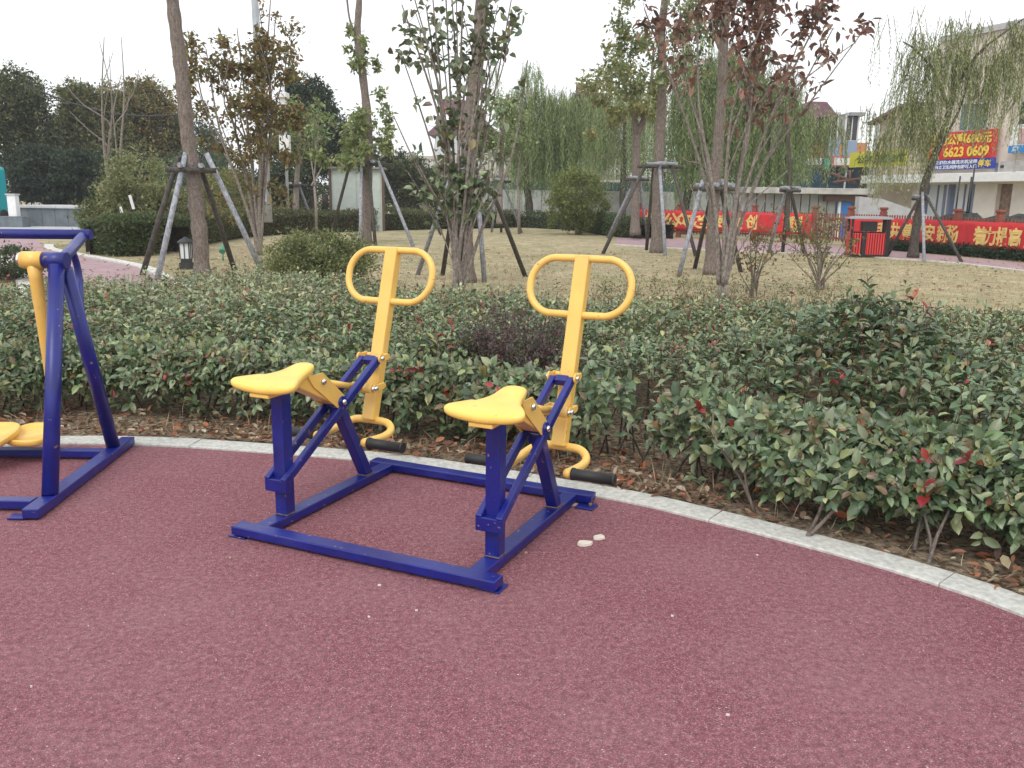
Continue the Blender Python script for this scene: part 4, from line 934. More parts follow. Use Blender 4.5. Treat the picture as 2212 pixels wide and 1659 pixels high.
# yellow green mid shrubs
for (x, yb, Y, rx, rz, lb, pal, n_) in ((318, 560, 24, 1.12, 2.4, 'rounded yellow green shrub tree left of the leaning trunk', [(.22, .25, .11), (.29, .31, .14), (.16, .19, .08), (.34, .33, .17)], 4500),
                               (505, 480, 34, 1.3, 2.3, 'yellowish shrub behind the prop poles on the left', [(.25, .25, .09), (.18, .20, .08), (.30, .27, .10)], 4000),
                               (1245, 470, 36, 1.15, 2.5, 'round yellow green shrub in front of the beige wall', [(.22, .26, .08), (.16, .21, .07), (.28, .30, .10)], 6000),
                               (428, 470, 42, 1.7, 3.6, 'blue green shrub under the small pale roof gap', [(.10, .15, .09), (.14, .19, .11), (.07, .11, .07)], 6000)):
    b = Vector((ats(x, yb, Y).x, Y, -.03)); t = empty('shrub', b, lb, 'shrub')
    leaf_cloud('foliage', ellipsoid_pts([(0, 0, rz * .62, rx, rx, rz * .42, n_), (-rx * .5, 0, rz * .45, rx * .6, rx * .6, rz * .35, n_ // 3), (rx * .5, 0, rz * .4, rx * .6, rx * .6, rz * .35, n_ // 3), (0, 0, rz * .25, rx * .6, rx * .6, rz * .3, n_ // 4)]), pal, None, .12, .055, t, LEAFD, up=.2)
    stem_fan(t, Vector((0, 0, 0)), [Vector((random.uniform(-.7, .7) * rx, random.uniform(-.5, .5) * rx, rz * random.uniform(.6, .95))) for _ in range(9)], .03, BARK2)
# bare saplings
for (x, yb, Y, tp_, lb) in ((235, 560, 26, ((132, 170), (150, 240), (215, 90), (225, 80), (245, 110), (262, 160), (232, 200)), 'pale bare sapling with whip-like branches against the dark evergreens'),
                       (262, 540, 30, ((236, 120), (262, 80), (280, 200), (300, 150), (250, 250)), 'second bare sapling just right of the pale one'),
                       (683, 490, 33, ((630, 300), (655, 260), (672, 250), (700, 290), (720, 330), (690, 240), (640, 350), (705, 360)), 'bare grey sapling left of the pale cabinet'),
                       (1122, 480, 36, ((1085, 300), (1105, 320), (1130, 300), (1150, 340)), 'thin leafless sapling in front of the willows')):
    b = Vector((ats(x, yb, Y).x, Y, -.03)); t = empty('tree', b, lb, 'tree', 'bare saplings')
    fork = Vector((ats(x - 4, 400, Y).x - b.x, 0, ats(x, 400, Y).z))
    tube_ob('trunk', [(0, 0, 0), tuple(fork * .5 + Vector((.03, 0, 0))), tuple(fork)], [.07, .055, .045], BARK2, t, 7)
    branchy(t, fork, [ats(u, v, Y + random.uniform(-.6, .6)) - b for u, v in tp_], .045, BARK2, 3, (.25, .7), .15)

# ------------------------------------------------------------------ background evergreens
DARK = [(.040, .058, .036), (.055, .080, .045), (.075, .10, .05), (.10, .12, .055)]
OLV = [(.13, .155, .07), (.19, .20, .08), (.26, .24, .09), (.31, .27, .10), (.09, .12, .06)]
def big_tree(x, Y, blobs, pal, lb, wts=None, tr=.25, lf=.21, cat='tree', grp='evergreen trees beyond the park', m=LEAFD, base=None):
    b = Vector((ats(x, 430, Y).x, Y, -.03)); t = empty('tree', b, lb, cat, grp); bl = []
    for u, v, ru, rv, n_ in blobs:
        p = ats(u, v, Y); k = Y / F_PX * KX; bl.append((p.x - b.x, 0, p.z, ru * k, ru * k * .9, rv * k, int(n_ * 1.7)))
    tube_ob('trunk', [(0, 0, 0), (.1, 0, 1.5), (0, 0, bl[0][2])], [tr, tr * .8, tr * .5], BARKD, t, 8)
    Pp = ellipsoid_pts(bl); Pp = Pp[Pp[:, 2] > .1]
    leaf_cloud('crown', Pp, pal, wts, lf, lf * .5, t, m, up=.2)
    return t
big_tree(30, 46, [(15, 225, 75, 70, 7000), (60, 290, 60, 80, 5000), (-60, 260, 80, 110, 3500), (10, 340, 80, 80, 4000)], DARK + OLV[:3], 'tall dark evergreen at the far left edge of the row')
big_tree(165, 50, [(168, 235, 42, 52, 4500), (150, 310, 50, 70, 5000), (195, 340, 70, 75, 5000)], OLV + [(.16, .19, .09)], 'olive topped evergreen second from the left of the row')
big_tree(240, 52, [(235, 250, 55, 60, 5000), (250, 350, 80, 75, 6000), (205, 270, 40, 50, 2500)], OLV + [(.36, .31, .11)], 'broad olive evergreen behind the bare saplings')
big_tree(320, 54, [(310, 225, 55, 52, 5000), (345, 270, 52, 62, 5000), (330, 340, 70, 75, 5000)], OLV + [(.40, .22, .12), (.34, .29, .10)], 'evergreen with a few rust tips left of the leaning trunk')
big_tree(410, 56, [(415, 330, 70, 70, 4500), (450, 380, 70, 60, 3000)], DARK[2:] + [(.09, .13, .08)], 'lower evergreen between the leaning trunk and the autumn tree')
big_tree(150, 44, [(120, 370, 90, 50, 5000), (230, 380, 100, 48, 5000), (330, 390, 60, 45, 2600), (110, 418, 70, 18, 2000), (230, 418, 90, 18, 2400)], DARK[:2], 'low black green shrubbery under the evergreen row', grp=None, lf=.22)
big_tree(672, 48, [(665, 240, 48, 65, 6000), (690, 300, 62, 75, 6000), (650, 330, 60, 70, 4000), (640, 185, 24, 30, 800)], DARK + [(.035, .065, .045)], 'dark pointed conifer right of the autumn tree')
big_tree(735, 50, [(745, 330, 60, 60, 3500), (790, 380, 60, 50, 2500), (850, 365, 45, 42, 2200)], DARK[1:] + OLV[:2], 'small dark evergreen left of the slender tufted tree')
big_tree(620, 46, [(610, 400, 60, 45, 2500), (560, 410, 70, 40, 2500), (480, 415, 60, 40, 2000)], DARK[1:], 'low dark shrubbery under the autumn tree', grp=None, lf=.22)
big_tree(1240, 62, [(1245, 290, 45, 60, 4000), (1265, 240, 30, 35, 1500)], DARK, 'dark evergreen wedge between the two willows')
big_tree(905, 52, [(880, 390, 60, 45, 2500), (960, 400, 60, 40, 2000)], DARK[1:] + OLV[:2], 'low green shrubbery left of the gabled house', grp=None, lf=.22)

big_tree(700, 58, [(560, 425, 90, 30, 2500), (680, 425, 90, 32, 3000), (860, 420, 90, 32, 2500), (430, 430, 80, 28, 2500)], DARK[1:] + OLV[:1], 'long dark shrub belt beyond the pale cabinet', grp=None, lf=.2)
big_tree(1500, 66, [(1090, 380, 90, 60, 4000), (1300, 370, 120, 60, 5000), (1480, 360, 110, 80, 5000), (1640, 340, 90, 80, 4000)], DARK[1:] + OLV[:2], 'far row of dark green trees behind the willows', grp=None)
# willows: hanging strands
WD = 1.1
def willow(x, Y, strands, lb, pal, wts=None, trunk=None, lf=.17, seed_=0, tr=.2, limbs=()):
    """strands: (u, v, spread_u, spread_v, count, length px)"""
    b = Vector((ats(x, 440, Y).x, Y, -.03)); t = empty('tree', b, lb, 'tree', 'willows along the river')
    k = Y / F_PX * KX; P = []; D = []; bm = bmesh.new(); rr = random.Random(seed_)
    for (u, v, su, sv, cnt, ln) in strands:
        cen = [(rr.gauss(u, su * .55), rr.gauss(v, sv * .6)) for _ in range(max(4, int(cnt * WD / 11)))]
        for _ in range(int(cnt * WD)):
            c_u, c_v = rr.choice(cen); uu, vv = rr.gauss(c_u, 7), rr.gauss(c_v, 6)
            p = ats(uu, vv, Y) - b; p.y += rr.gauss(0, su * k * .35); Ls = ln * k * rr.uniform(.45, 1.25)
            dx, dy = rr.gauss(0, .35), rr.gauss(0, .35); prev = p.copy(); ns_ = max(5, int(Ls / .10)); cc = [prev]
            for i in range(ns_):
                f_ = i / ns_; step = Vector((dx * (1 - f_) ** 2, dy * (1 - f_) ** 2, .25 * (1 - f_) ** 4 - 1)); step = step.normalized() * (Ls / ns_)
                prev = prev + step; cc.append(prev)
                for q in range(2):
                    P.append(tuple(prev + Vector((rr.gauss(0, .025), rr.gauss(0, .025), 0)))); D.append((rr.gauss(0, .5), rr.gauss(0, .5), -1))
                if prev.z < .4: break
            if len(cc) > 3: bm_tube(bm, [cc[0], cc[len(cc) // 2], cc[-1]], [.010, .006, .003], 3, cap=False)
    if trunk:
        trunk_ob(t, px_path(trunk, Y), tr, tr * .45, BARKD)
        for q in limbs: tube_ob('limb', catmull([p - b for p in px_path(q, Y)], 4), [tr * .4 * (1 - .7 * i / (4 * (len(q) - 1))) for i in range(4 * (len(q) - 1) + 1)], BARKD, t, 7)
    o = link('twigs', from_bm(bm, 'twigs'), t, mat('willow_twig', (.17, .16, .07), .8)); o['kind'] = 'stuff'
    P = np.array(P); D = np.array(D); n_ = len(P)
    V, fc = leaf_arrays(P, D, rand_dirs(n_), lf * rng.uniform(.7, 1.3, n_), np.full(n_, lf * .17), simple=True)
    o = link('foliage', np_mesh('foliage', V, fc, pick(pal, n_, wts)), t, LEAFD); o['kind'] = 'stuff'
    return t
WG = [(.28, .40, .17), (.36, .47, .22), (.20, .31, .13), (.44, .51, .26), (.32, .38, .14)]
WG2 = [(.32, .40, .18), (.40, .47, .23), (.24, .31, .13), (.48, .50, .26)]
willow(1150, 44, [(1190, 215, 80, 30, 240, 150), (1140, 250, 60, 50, 190, 120), (1220, 240, 60, 40, 220, 130), (1180, 290, 80, 40, 170, 90), (1110, 210, 60, 60, 90, 110), (1160, 165, 60, 30, 50, 60)], 'weeping willow left of the dark evergreen wedge', WG, trunk=((1146, 480), (1142, 430), (1134, 380), (1128, 320), (1140, 250), (1160, 200)), seed_=1)
willow(1330, 50, [(1320, 230, 50, 40, 170, 140), (1370, 210, 50, 50, 150, 150), (1300, 270, 40, 40, 90, 100)], 'weeping willow behind the forked trunk', WG2 + WG, trunk=((1345, 480), (1345, 400), (1350, 300), (1345, 220)), seed_=2)
willow(1560, 38, [(1500, 160, 60, 50, 210, 190), (1580, 130, 70, 50, 260, 230), (1660, 150, 60, 50, 230, 220), (1470, 240, 50, 50, 120, 170), (1700, 210, 40, 50, 130, 180), (1620, 240, 70, 60, 180, 150)], 'large dense weeping willow behind the red leaved tree', WG, trunk=((1475, 510), (1482, 440), (1500, 360), (1540, 260), (1570, 160)), seed_=3)
WD = .7
willow(1760, 40, [(1755, 250, 50, 30, 110, 110), (1800, 260, 40, 30, 80, 90), (1720, 290, 40, 30, 70, 90)], 'thin weeping willow in front of the orange shop', WG2, trunk=((1690, 500), (1700, 420), (1720, 330), (1750, 260)), seed_=4)
WD = .8
willow(1972, 23.8, [(2040, 110, 60, 50, 100, 150), (1990, 130, 60, 50, 80, 170), (1940, 150, 50, 60, 45, 150), (2090, 130, 70, 60, 75, 130), (2160, 110, 60, 60, 70, 130), (2200, 60, 40, 50, 60, 160), (1960, 260, 50, 50, 80, 120), (2020, 260, 60, 60, 80, 110), (1920, 240, 40, 50, 30, 120), (1890, 340, 20, 20, 16, 60), (2100, 60, 80, 40, 40, 90), (2210, 200, 20, 50, 26, 110), (1980, 60, 70, 30, 24, 110)],
       'leaning propped willow beside the litter bin', WG2, trunk=((1972, 556), (1978, 500), (1990, 440), (2003, 380), (2025, 320), (2045, 260), (2058, 200), (2062, 130)), lf=.12, seed_=5, tr=.13,
       limbs=(((2010, 370), (2040, 300), (2075, 230), (2100, 140)), ((2050, 240), (2020, 160), (1980, 110), (1950, 90)), ((2058, 200), (2110, 120), (2170, 70), (2212, 40))))
prop_px(1975, 556, 430, [(1915, 552), (1996, 571), (2079, 577)], [(1984, 430), (1993, 424), (2002, 426)], 'prop trio round the leaning willow beside the litter bin', r=.038, mats=[POLED, POLEG, POLED], ext=.12)
for (x, Y, f_, tt_, lb) in ((1080, 36, ((1062, 482), (1083, 478), (1128, 484)), 392, 'short prop frame round the thin trunk left of the willow'), (640, 34, ((628, 478), (610, 470), (682, 466)), 400, 'low prop frame beside the autumn tree')):
    b = Vector((ats(x, 470, Y).x, Y, -.03)); t = empty('tree', b, 'slim pale trunk in ' + lb.replace('short ', 'the short ').replace('low ', 'the low '), 'tree', 'propped trees on the lawn')
    trunk_ob(t, px_path([(x, 484), (x, 420), (x + 4, 340), (x + 8, 260)], Y), .13, .07, BARK2)
    leaf_cloud('crown', ellipsoid_pts([(.2, 0, ats(x, 275, Y).z, 1.5, 1.4, 1.1, 2300), (-.6, 0, ats(x, 310, Y).z, .9, .9, .7, 800)]), LG + WG[:2], None, .19, .09, t, LEAFD, up=-.2)
    prop_px(x, 470, tt_, f_, [(x - 3, tt_), (x + 2, tt_), (x + 6, tt_)], lb, Yt=Y, r=.05, ext=.4)

# ------------------------------------------------------------------ clipped hedges round the lawn
def clip_hedge(pts, wd, ht, n_, label, pal, pal2=None):
    c = catmull([Vector((p[0], p[1], 0)) for p in pts], 8); p0 = c[len(c) // 2].copy(); t = empty('hedge', (p0.x, p0.y, -.03), label, 'hedge')
    ln = [(b_ - a).length for a, b_ in zip(c[:-1], c[1:])]; pr = np.array(ln) / sum(ln); ii = rng.choice(len(pr), n_, p=pr); A_ = np.array([tuple(p) for p in c]); u = rng.uniform(size=(n_, 1))
    P = A_[ii] * (1 - u) + A_[ii + 1] * u; tdn = norm(A_[ii + 1] - A_[ii]); nn = np.c_[-tdn[:, 1], tdn[:, 0], np.zeros(n_)]
    s_ = rng.uniform(size=n_); top = s_ < .55
    acr = np.where(top, rng.uniform(0, wd, n_), rng.uniform(-.08, .1, n_)); zz = np.where(top, ht + rng.normal(0, .05, n_), rng.uniform(.03, ht, n_))
    P = P + nn * acr[:, None]; P[:, 2] = zz * (1 + .1 * np.sin(P[:, 0] * 1.9)); P -= np.array([p0.x, p0.y, -.03])
    leaf_cloud('foliage', P, pal, None, .10, .05, t, LEAFD, up=.4)
    # woody core so that nothing shows through
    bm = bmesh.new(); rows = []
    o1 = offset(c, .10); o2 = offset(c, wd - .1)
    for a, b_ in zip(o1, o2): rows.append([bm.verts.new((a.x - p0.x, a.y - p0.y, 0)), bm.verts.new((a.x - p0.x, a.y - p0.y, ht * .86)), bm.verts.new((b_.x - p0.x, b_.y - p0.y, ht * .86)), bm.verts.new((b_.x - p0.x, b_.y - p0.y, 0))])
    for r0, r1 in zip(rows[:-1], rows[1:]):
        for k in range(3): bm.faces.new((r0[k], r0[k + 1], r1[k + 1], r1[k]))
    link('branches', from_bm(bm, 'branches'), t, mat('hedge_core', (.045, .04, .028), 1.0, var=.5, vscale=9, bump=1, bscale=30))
HG = [(.08, .12, .055), (.115, .155, .07), (.15, .19, .08), (.21, .21, .085), (.17, .11, .07)]
clip_hedge([at(208, 547), at(260, 552), at(330, 549)], 2.2, .72, 15000, 'clipped dark hedge block by the pink path on the left', HG[:3] + [(.10, .12, .045)])
clip_hedge([at(336, 549), at(440, 527), at(560, 509), at(700, 501)], 1.6, .78, 17000, 'long clipped hedge at the back of the lawn, left stretch', HG)
clip_hedge([at(700, 501), at(900, 495), at(1050, 492), at(1120, 490)], 1.6, .78, 14000, 'long clipped hedge at the back of the lawn, middle stretch', HG)
clip_hedge([at(1120, 490), at(1230, 496), at(1310, 508), at(1380, 515)], 1.6, .62, 12000, 'dark clipped hedge running to the red fence', HG[:3])
mound('azalea', 265, 520, 1.1, 1.0, 1.35, [(.13, .16, .05), (.19, .20, .06), (.09, .12, .045)], 'yellow tipped azalea mound behind the clipped hedge block', 'shrub', 4500, (.10, .05), Y=25)
mound('azalea', 6, 605, .75, .6, .55, DG, 'small dark shrub on the grass corner at the left edge', 'shrub', 2500, (.06, .03))
# green ground cover behind the fence posts
clip_hedge([at(1832, 531), at(1974, 543), at(2149, 558), at(2500, 592)], .5, .22, 9000, 'low dark green ground cover behind the right banner', DG[:2])

# ------------------------------------------------------------------ lamp bollard, poles, cabinet
IRON = mat('black_iron', (.03, .032, .036), .5); FROST = mat('frosted_glass', (.72, .75, .76), .35)
b = at(404, 578); t = empty('lamp_bollard', (b.x, b.y, -.03), 'black lantern bollard with frosted panes left of the leaning trunk', 'lamp')
box_ob('base', (0, 0, .06), (.22, .22, .14), IRON, t); box_ob('base', (0, 0, .17), (.17, .17, .08), IRON, t)
box_ob('lamp_glass', (0, 0, .36), (.17, .17, .30), FROST, t)
for a in (-1, 1):
    for c in (-1, 0, 1):
        box_ob('bar', (c * .09, a * .094, .36), (.014, .012, .31), IRON, t, bev=0); box_ob('bar', (a * .094, c * .088, .36), (.012, .014, .31), IRON, t, bev=0)
bm = bmesh.new(); bm_tube(bm, [(0, 0, .51), (0, 0, .53), (0, 0, .57), (0, 0, .60), (0, 0, .63)], [.15, .155, .11, .05, .02], 12); link('cap', from_bm(bm, 'cap'), t, IRON)
b = at(482, 560); 
t = empty('spotlight', (b.x, b.y, -.03), 'small green garden spotlight between the prop poles', 'lamp'); 
GRN = mat('green_plastic', (.10, .28, .19), .5)
bm = bmesh.new(); bm_tube(bm, [(0, 0, 0), (0, 0, .18)], .02, 8); link('stake', from_bm(bm, 'stake'), t, GRN)
bm = bmesh.new(); bm_tube(bm, [(0, -.05, .2), (0, 0, .24), (0, .05, .34)], [.07, .075, .04], 12); link('lamp_head', from_bm(bm, 'lamp_head'), t, GRN)
GALV = mat('galvanised_steel', (.45, .48, .52), .45, .3, var=.1, vscale=5); WHT = mat('white_paint', (.80, .80, .79), .55, var=.05, vscale=6)
b = Vector((ats(578, 470, 27).x, 27, 0)); t = empty('lamp_pole', b, 'tall grey tapering pole rising out of the autumn tree', 'pole')
pp = [p - b for p in px_path([(578, 480), (571, 350), (563, 200), (555, 80), (548, -40), (540, -160)], 27)]
tube_ob('pole_shaft', pp, [.15, .14, .125, .11, .095, .08], GALV, t, 14); box_ob('hand_box', (pp[1].x, -.16, 1.3), (.14, .06, .34), GALV, t)
b = Vector((ats(618, 440, 30).x, 30, 0)); t = empty('camera_pole', b, 'slim pole with a white camera box left of the dark conifer', 'pole')
pp = [p - b for p in px_path([(622, 450), (618, 320), (613, 200), (612, 185)], 30)]
tube_ob('pole_shaft', pp, [.05, .045, .04, .04], GALV, t, 10); box_ob('camera_box', (pp[1].x, -.12, pp[1].z + .1), (.34, .2, .62), WHT, t, bev=.02); box_ob('camera', (pp[2].x, -.1, pp[2].z - .1), (.30, .5, .18), WHT, t, bev=.02); box_ob('camera', (pp[2].x, -.1, pp[2].z - .32), (.16, .3, .24), WHT, t, bev=.02)
# cable
c0 = ats(50, 182, 34); c1 = ats(420, 245, 34); pts = []
for i in range(17):
    f_ = i / 16; p = c0.lerp(c1, f_); p.z -= .5 * math.sin(math.pi * f_); pts.append(p)
t = tube_ob('overhead_cable', pts, .03, RUB); tag(t, 'thick black sagging cable in front of the evergreens on the left', 'cable')
# marker posts
for x, y, Y, h, lb in ((275, 500, 22, .62, 'short white marker post beside the clipped hedge block'), (289, 452, 22.5, .36, 'narrow white notice hanging in the yellow green shrub')):
    p = ats(x, y, Y); o = box_ob('marker_post', (0, 0, h / 2), (.07, .03, h), WHT, None); o.location = (p.x, Y, p.z); o.rotation_euler = (0, R(-12), 0); tag(o, lb, 'marker post')
# pale cabinet
p0 = ats(714, 447, 37); p1 = ats(828, 447, 37); zt = ats(770, 364, 37).z
t = empty('cabinet', ((p0.x + p1.x) / 2, 37, -.03), 'pale green grey utility cabinet behind the lawn hedge', 'cabinet'); wd_ = p1.x - p0.x
CB = mat('pale_green_panel', (.52, .58, .54), .6, var=.06, vscale=4); BR = mat('brown_frame', (.13, .075, .055), .7)
box_ob('body', (0, .35, zt / 2), (wd_ - .1, .6, zt), CB, t, bev=.01)
for s_ in (-1, 1): box_ob('frame_post', (s_ * wd_ / 2, .06, zt / 2), (.10, .12, zt + .06), BR, t)
for s_ in (-.5, .5): box_ob('door', (s_ * (wd_ - .2) / 2, .035, zt / 2 + .05), ((wd_ - .3) / 2, .03, zt - .25), CB, t, bev=.006)
box_ob('roof', (0, .3, zt + .05), (wd_ + .1, .9, .08), mat('cabinet_roof', (.25, .25, .24), .7), t)

# ------------------------------------------------------------------ left granite walls
GRAN = mat('grey_granite', (.14, .165, .18), .75, var=.2, vscale=3, bump=.15, bscale=90); CAP = mat('granite_cap', (.47, .47, .48), .8, var=.1, vscale=4)
a0 = ats(36, 487, 37); a1 = ats(262, 480, 37); zc = ats(100, 448, 37).z
t = empty('planter_wall', ((a0.x + a1.x) / 2, 37, -.03), 'long dark granite wall with a pale cap at the far left', 'wall')
wl_ = a1.x - a0.x; k_ = 8
for i in range(k_):
    box_ob('stone_panel', (-wl_ / 2 + (i + .5) * wl_ / k_, .1, zc / 2), (wl_ / k_ - .012, .2, zc), GRAN, t, bev=.004)
for i in range(5):
    box_ob('cap_stone', (-wl_ / 2 + (i + .5) * wl_ / 5, 1.6, zc + .05), (wl_ / 5 - .012, 3.4, .10), CAP, t, bev=.01)
b = ats(27, 470, 36); t = empty('gate_pillar', (b.x, 36, -.03), 'white pillar on a granite block at the left end of the wall', 'pillar')
zp = ats(27, 420, 36).z; box_ob('plinth', (-.1, 0, .2), (1.3, .6, .46), GRAN, t); box_ob('shaft', (.1, 0, .43 + (zp - .43) / 2), (.34, .3, zp - .43), WHT, t, bev=.015); box_ob('pillar_cap', (.1, 0, zp + .03), (.42, .38, .06), CAP, t)
b = ats(-2, 440, 37.5); b = ats(-54, 440, 37.5); t = empty('bus', (b.x, 37.5, -.03), 'sliver of a teal painted vehicle at the left edge', 'vehicle'); TEAL = mat('teal_paint', (.02, .38, .42), .4)
box_ob('body', (-1.0, 1.2, 1.5), (2.2, 2.4, 2.0), TEAL, t, bev=.15); box_ob('skirt', (-1.0, 1.2, .42), (2.15, 2.35, .25), IRON, t, bev=.05)
for yy in (.5, 1.9): disc('wheel', (.02, yy, .32), .3, .2, RUB, t)
box_ob('window', (-1.0, -.01, 1.9), (1.6, .03, .7), IRON, t, bev=.01)
# beige low wall and white things behind the left trees
for (x0, x1, y0, y1, Y, m_, nm, lb, ct) in ((60, 160, 395, 432, 56, mat('cream_wall', (.50, .47, .40), .85, var=.1, vscale=2), 'boundary_wall', 'cream wall glimpsed under the left evergreens', 'wall'),
                                  (395, 475, 425, 452, 44, CAP, 'bench_wall', 'pale low wall behind the leaning trunk', 'wall')):
    q0 = ats(x0, y1, Y); q1 = ats(x1, y0, Y); o = box_ob(nm, ((q1.x - q0.x) / 2, 0, (q1.z + .03) / 2), (q1.x - q0.x, .3, q1.z + .03), m_, None, bev=.01); o.location = (q0.x, Y, -.03); tag(o, lb, ct)
q0 = ats(385, 290, 58); o = box_ob('roof_sheet', (0, 0, 0), (3.3, 2.5, .12), mat('blue_roof', (.42, .50, .58), .5), None, rot=Matrix.Rotation(.35, 3, 'X')); o.location = (q0.x, 60, q0.z); tag(o, 'small pale blue roof gap seen between evergreens', 'roof')

# ------------------------------------------------------------------ houses in the centre
WALLW = mat('white_render', (.62, .64, .66), .85, var=.07, vscale=1.5, bump=.05); ROOF = mat('maroon_tiles', (.20, .115, .135), .8, var=.25, vscale=6, bump=.3, bscale=20); FASC = mat('red_fascia', (.42, .13, .09), .7)
GLS = mat('dark_window_glass', (.05, .06, .075), .15, spec=.8); FRM = mat('white_window_frame', (.7, .7, .7), .5)
def window(parent, c, w_, h_, nrm=(0, -1), panes=2, fm=FRM):
    """window on a wall facing -y (nrm (0,-1)); frame bars proud of recessed glass"""
    wf = box_ob('window', (c[0], c[1] - .03, c[2]), (w_ + .12, .06, h_ + .12), fm, parent, bev=.005)
    for i in range(panes): box_ob('pane', (c[0] - w_ / 2 + (i + .5) * w_ / panes, c[1] - .065, c[2]), (w_ / panes - .06, .012, h_ - .05), GLS, wf, bev=0)
    return wf
def prism(name, pts, y0, y1, m, parent):
    bm = bmesh.new(); a = [bm.verts.new((x, y0, z)) for x, z in pts]; b_ = [bm.verts.new((x, y1, z)) for x, z in pts]
    bm.faces.new(a); bm.faces.new(b_[::-1])
    for k in range(len(pts)): bm.faces.new((a[k], b_[k], b_[(k + 1) % len(pts)], a[(k + 1) % len(pts)]))
    bmesh.ops.recalc_face_normals(bm, faces=bm.faces[:]); return link(name, from_bm(bm, name), parent, m)
Y = 70; X = lambda u, v=400: ats(u, v, Y).x; Z = lambda v, u=1000: ats(u, v, Y).z
b = Vector((X(985), Y, -.03)); t = empty('house', b, 'white gabled house with maroon roof behind the many-stemmed tree', 'house')
x0, x1, xm = X(922) - b.x, X(1072) - b.x, X(948) - b.x; ze = Z(293) + .03; zr = Z(217) + .03
box_ob('wall', ((xm + x1) / 2, 3, ze / 2), (x1 - xm, 6, ze), WALLW, t, bev=0)
prism('gable_wall', [(xm - .6, ze - 2.2), (xm + 2.2, ze - 2.2), (xm + 2.2, ze + .3), (xm + .2, zr - 1.2)], -.4, -.02, WALLW, t)
rf = prism('roof', [(xm + .1, zr - .1), (xm + .1, zr), (x1 - 2.5, zr), (x1 + .5, ze - .1), (xm + 2.6, ze - .6)], -.7, 6.4, ROOF, t)
bar_ob('fascia', (xm + .15, -.75, zr - .2), (xm + 2.6, -.75, ze - .7), .12, .25, FASC, t, side=(0, 1, 0))
box_ob('wing_wall', (x0 + .8, 2, Z(345) / 2), (2.3, 4, Z(345)), WALLW, t, bev=0); prism('wing_roof', [(x0 + .2, Z(286)), (x0 + .9, Z(268)), (x0 + 2.6, Z(268)), (x0 + 2.6, Z(292)), (x0 + .2, Z(292))], -.5, 4.3, ROOF, t)
tube_ob('downpipe', [(x0 + .6, -.08, Z(350)), (x0 + .9, -.08, Z(290))], .16, mat('green_pipe', (.05, .30, .20), .5), t, 8)
window(t, (X(1043) - b.x, 0, Z(333)), 1.3, 1.6); window(t, (X(1000) - b.x, 0, Z(333)), 1.2, 1.6); window(t, (X(968) - b.x, 0, Z(333)), 1.0, 1.6)
Y = 95; b = Vector((ats(1262, 300, Y).x, Y, -.03)); t = empty('house', b, 'distant house showing only a maroon roof and chimney above the evergreens', 'house')
zt = ats(1262, 205, Y).z; box_ob('wall', (0, 3, (zt - 2) / 2), (5, 6, zt - 2), WALLW, t, bev=0); prism('roof', [(-3.2, zt - 2), (-1, zt + .2), (1.8, zt + .2), (3.2, zt - 2)], -.5, 6.5, ROOF, t); box_ob('chimney', (-.6, 1, zt + .5), (.7, .7, 1.6), ROOF, t)
# beige balustraded wall
Y = 58; CRM = mat('beige_balustrade', (.55, .52, .44), .85, var=.12, vscale=2, bump=.1)
x0, x1 = ats(850, 360, Y).x, ats(1345, 360, Y).x; z0_, z1_ = ats(1100, 384, Y).z, ats(1100, 344, Y).z
t = empty('balustrade_wall', ((x0 + x1) / 2, Y, -.03), 'beige balustraded terrace wall between the house and the willows', 'wall'); hl = (x1 - x0) / 2
box_ob('lower_wall', (0, .2, z0_ / 2), (2 * hl, .4, z0_), CRM, t, bev=0); box_ob('top_rail', (0, .15, z1_ + .06), (2 * hl, .35, .22), CRM, t)
nbal = 44
for i in range(nbal):
    xx = -hl + (i + .5) * 2 * hl / nbal
    if i % 7 == 3: box_ob('pier', (xx, .12, (z0_ + z1_) / 2 + .15), (.5, .5, z1_ - z0_ + .5), CRM, t, bev=.02)
    else: tube_ob('baluster', [(xx, .15, z0_), (xx, .15, (z0_ * 2 + z1_) / 3), (xx, .15, (z0_ + z1_) / 2), (xx, .15, z1_ - .04)], [.10, .15, .09, .12], CRM, t, 8)
# river wall bands
Y = 52; EMB = mat('embankment_stone', (.36, .38, .37), .9, var=.15, vscale=2, bump=.2); DTEAL = mat('dark_teal_band', (.07, .11, .11), .8, var=.2, vscale=3)
x0, x1 = ats(1000, 420, Y).x, ats(1680, 420, Y).x; t = empty('embankment', ((x0 + x1) / 2, Y, -.03), 'grey stone embankment wall of the river behind the lawn hedge', 'wall'); n_ = 16; zz = ats(1340, 412, Y).z
for i in range(n_): box_ob('stone_block', ((i + .5) / n_ * (x1 - x0) - (x1 - x0) / 2, 0, zz / 2), ((x1 - x0) / n_ - .02, .5, zz), EMB, t, bev=.01)
z2 = ats(1340, 393, Y + 2).z; box_ob('rail_band', (0, 2, z2 / 2), (x1 - x0, .3, z2), DTEAL, t, bev=0)

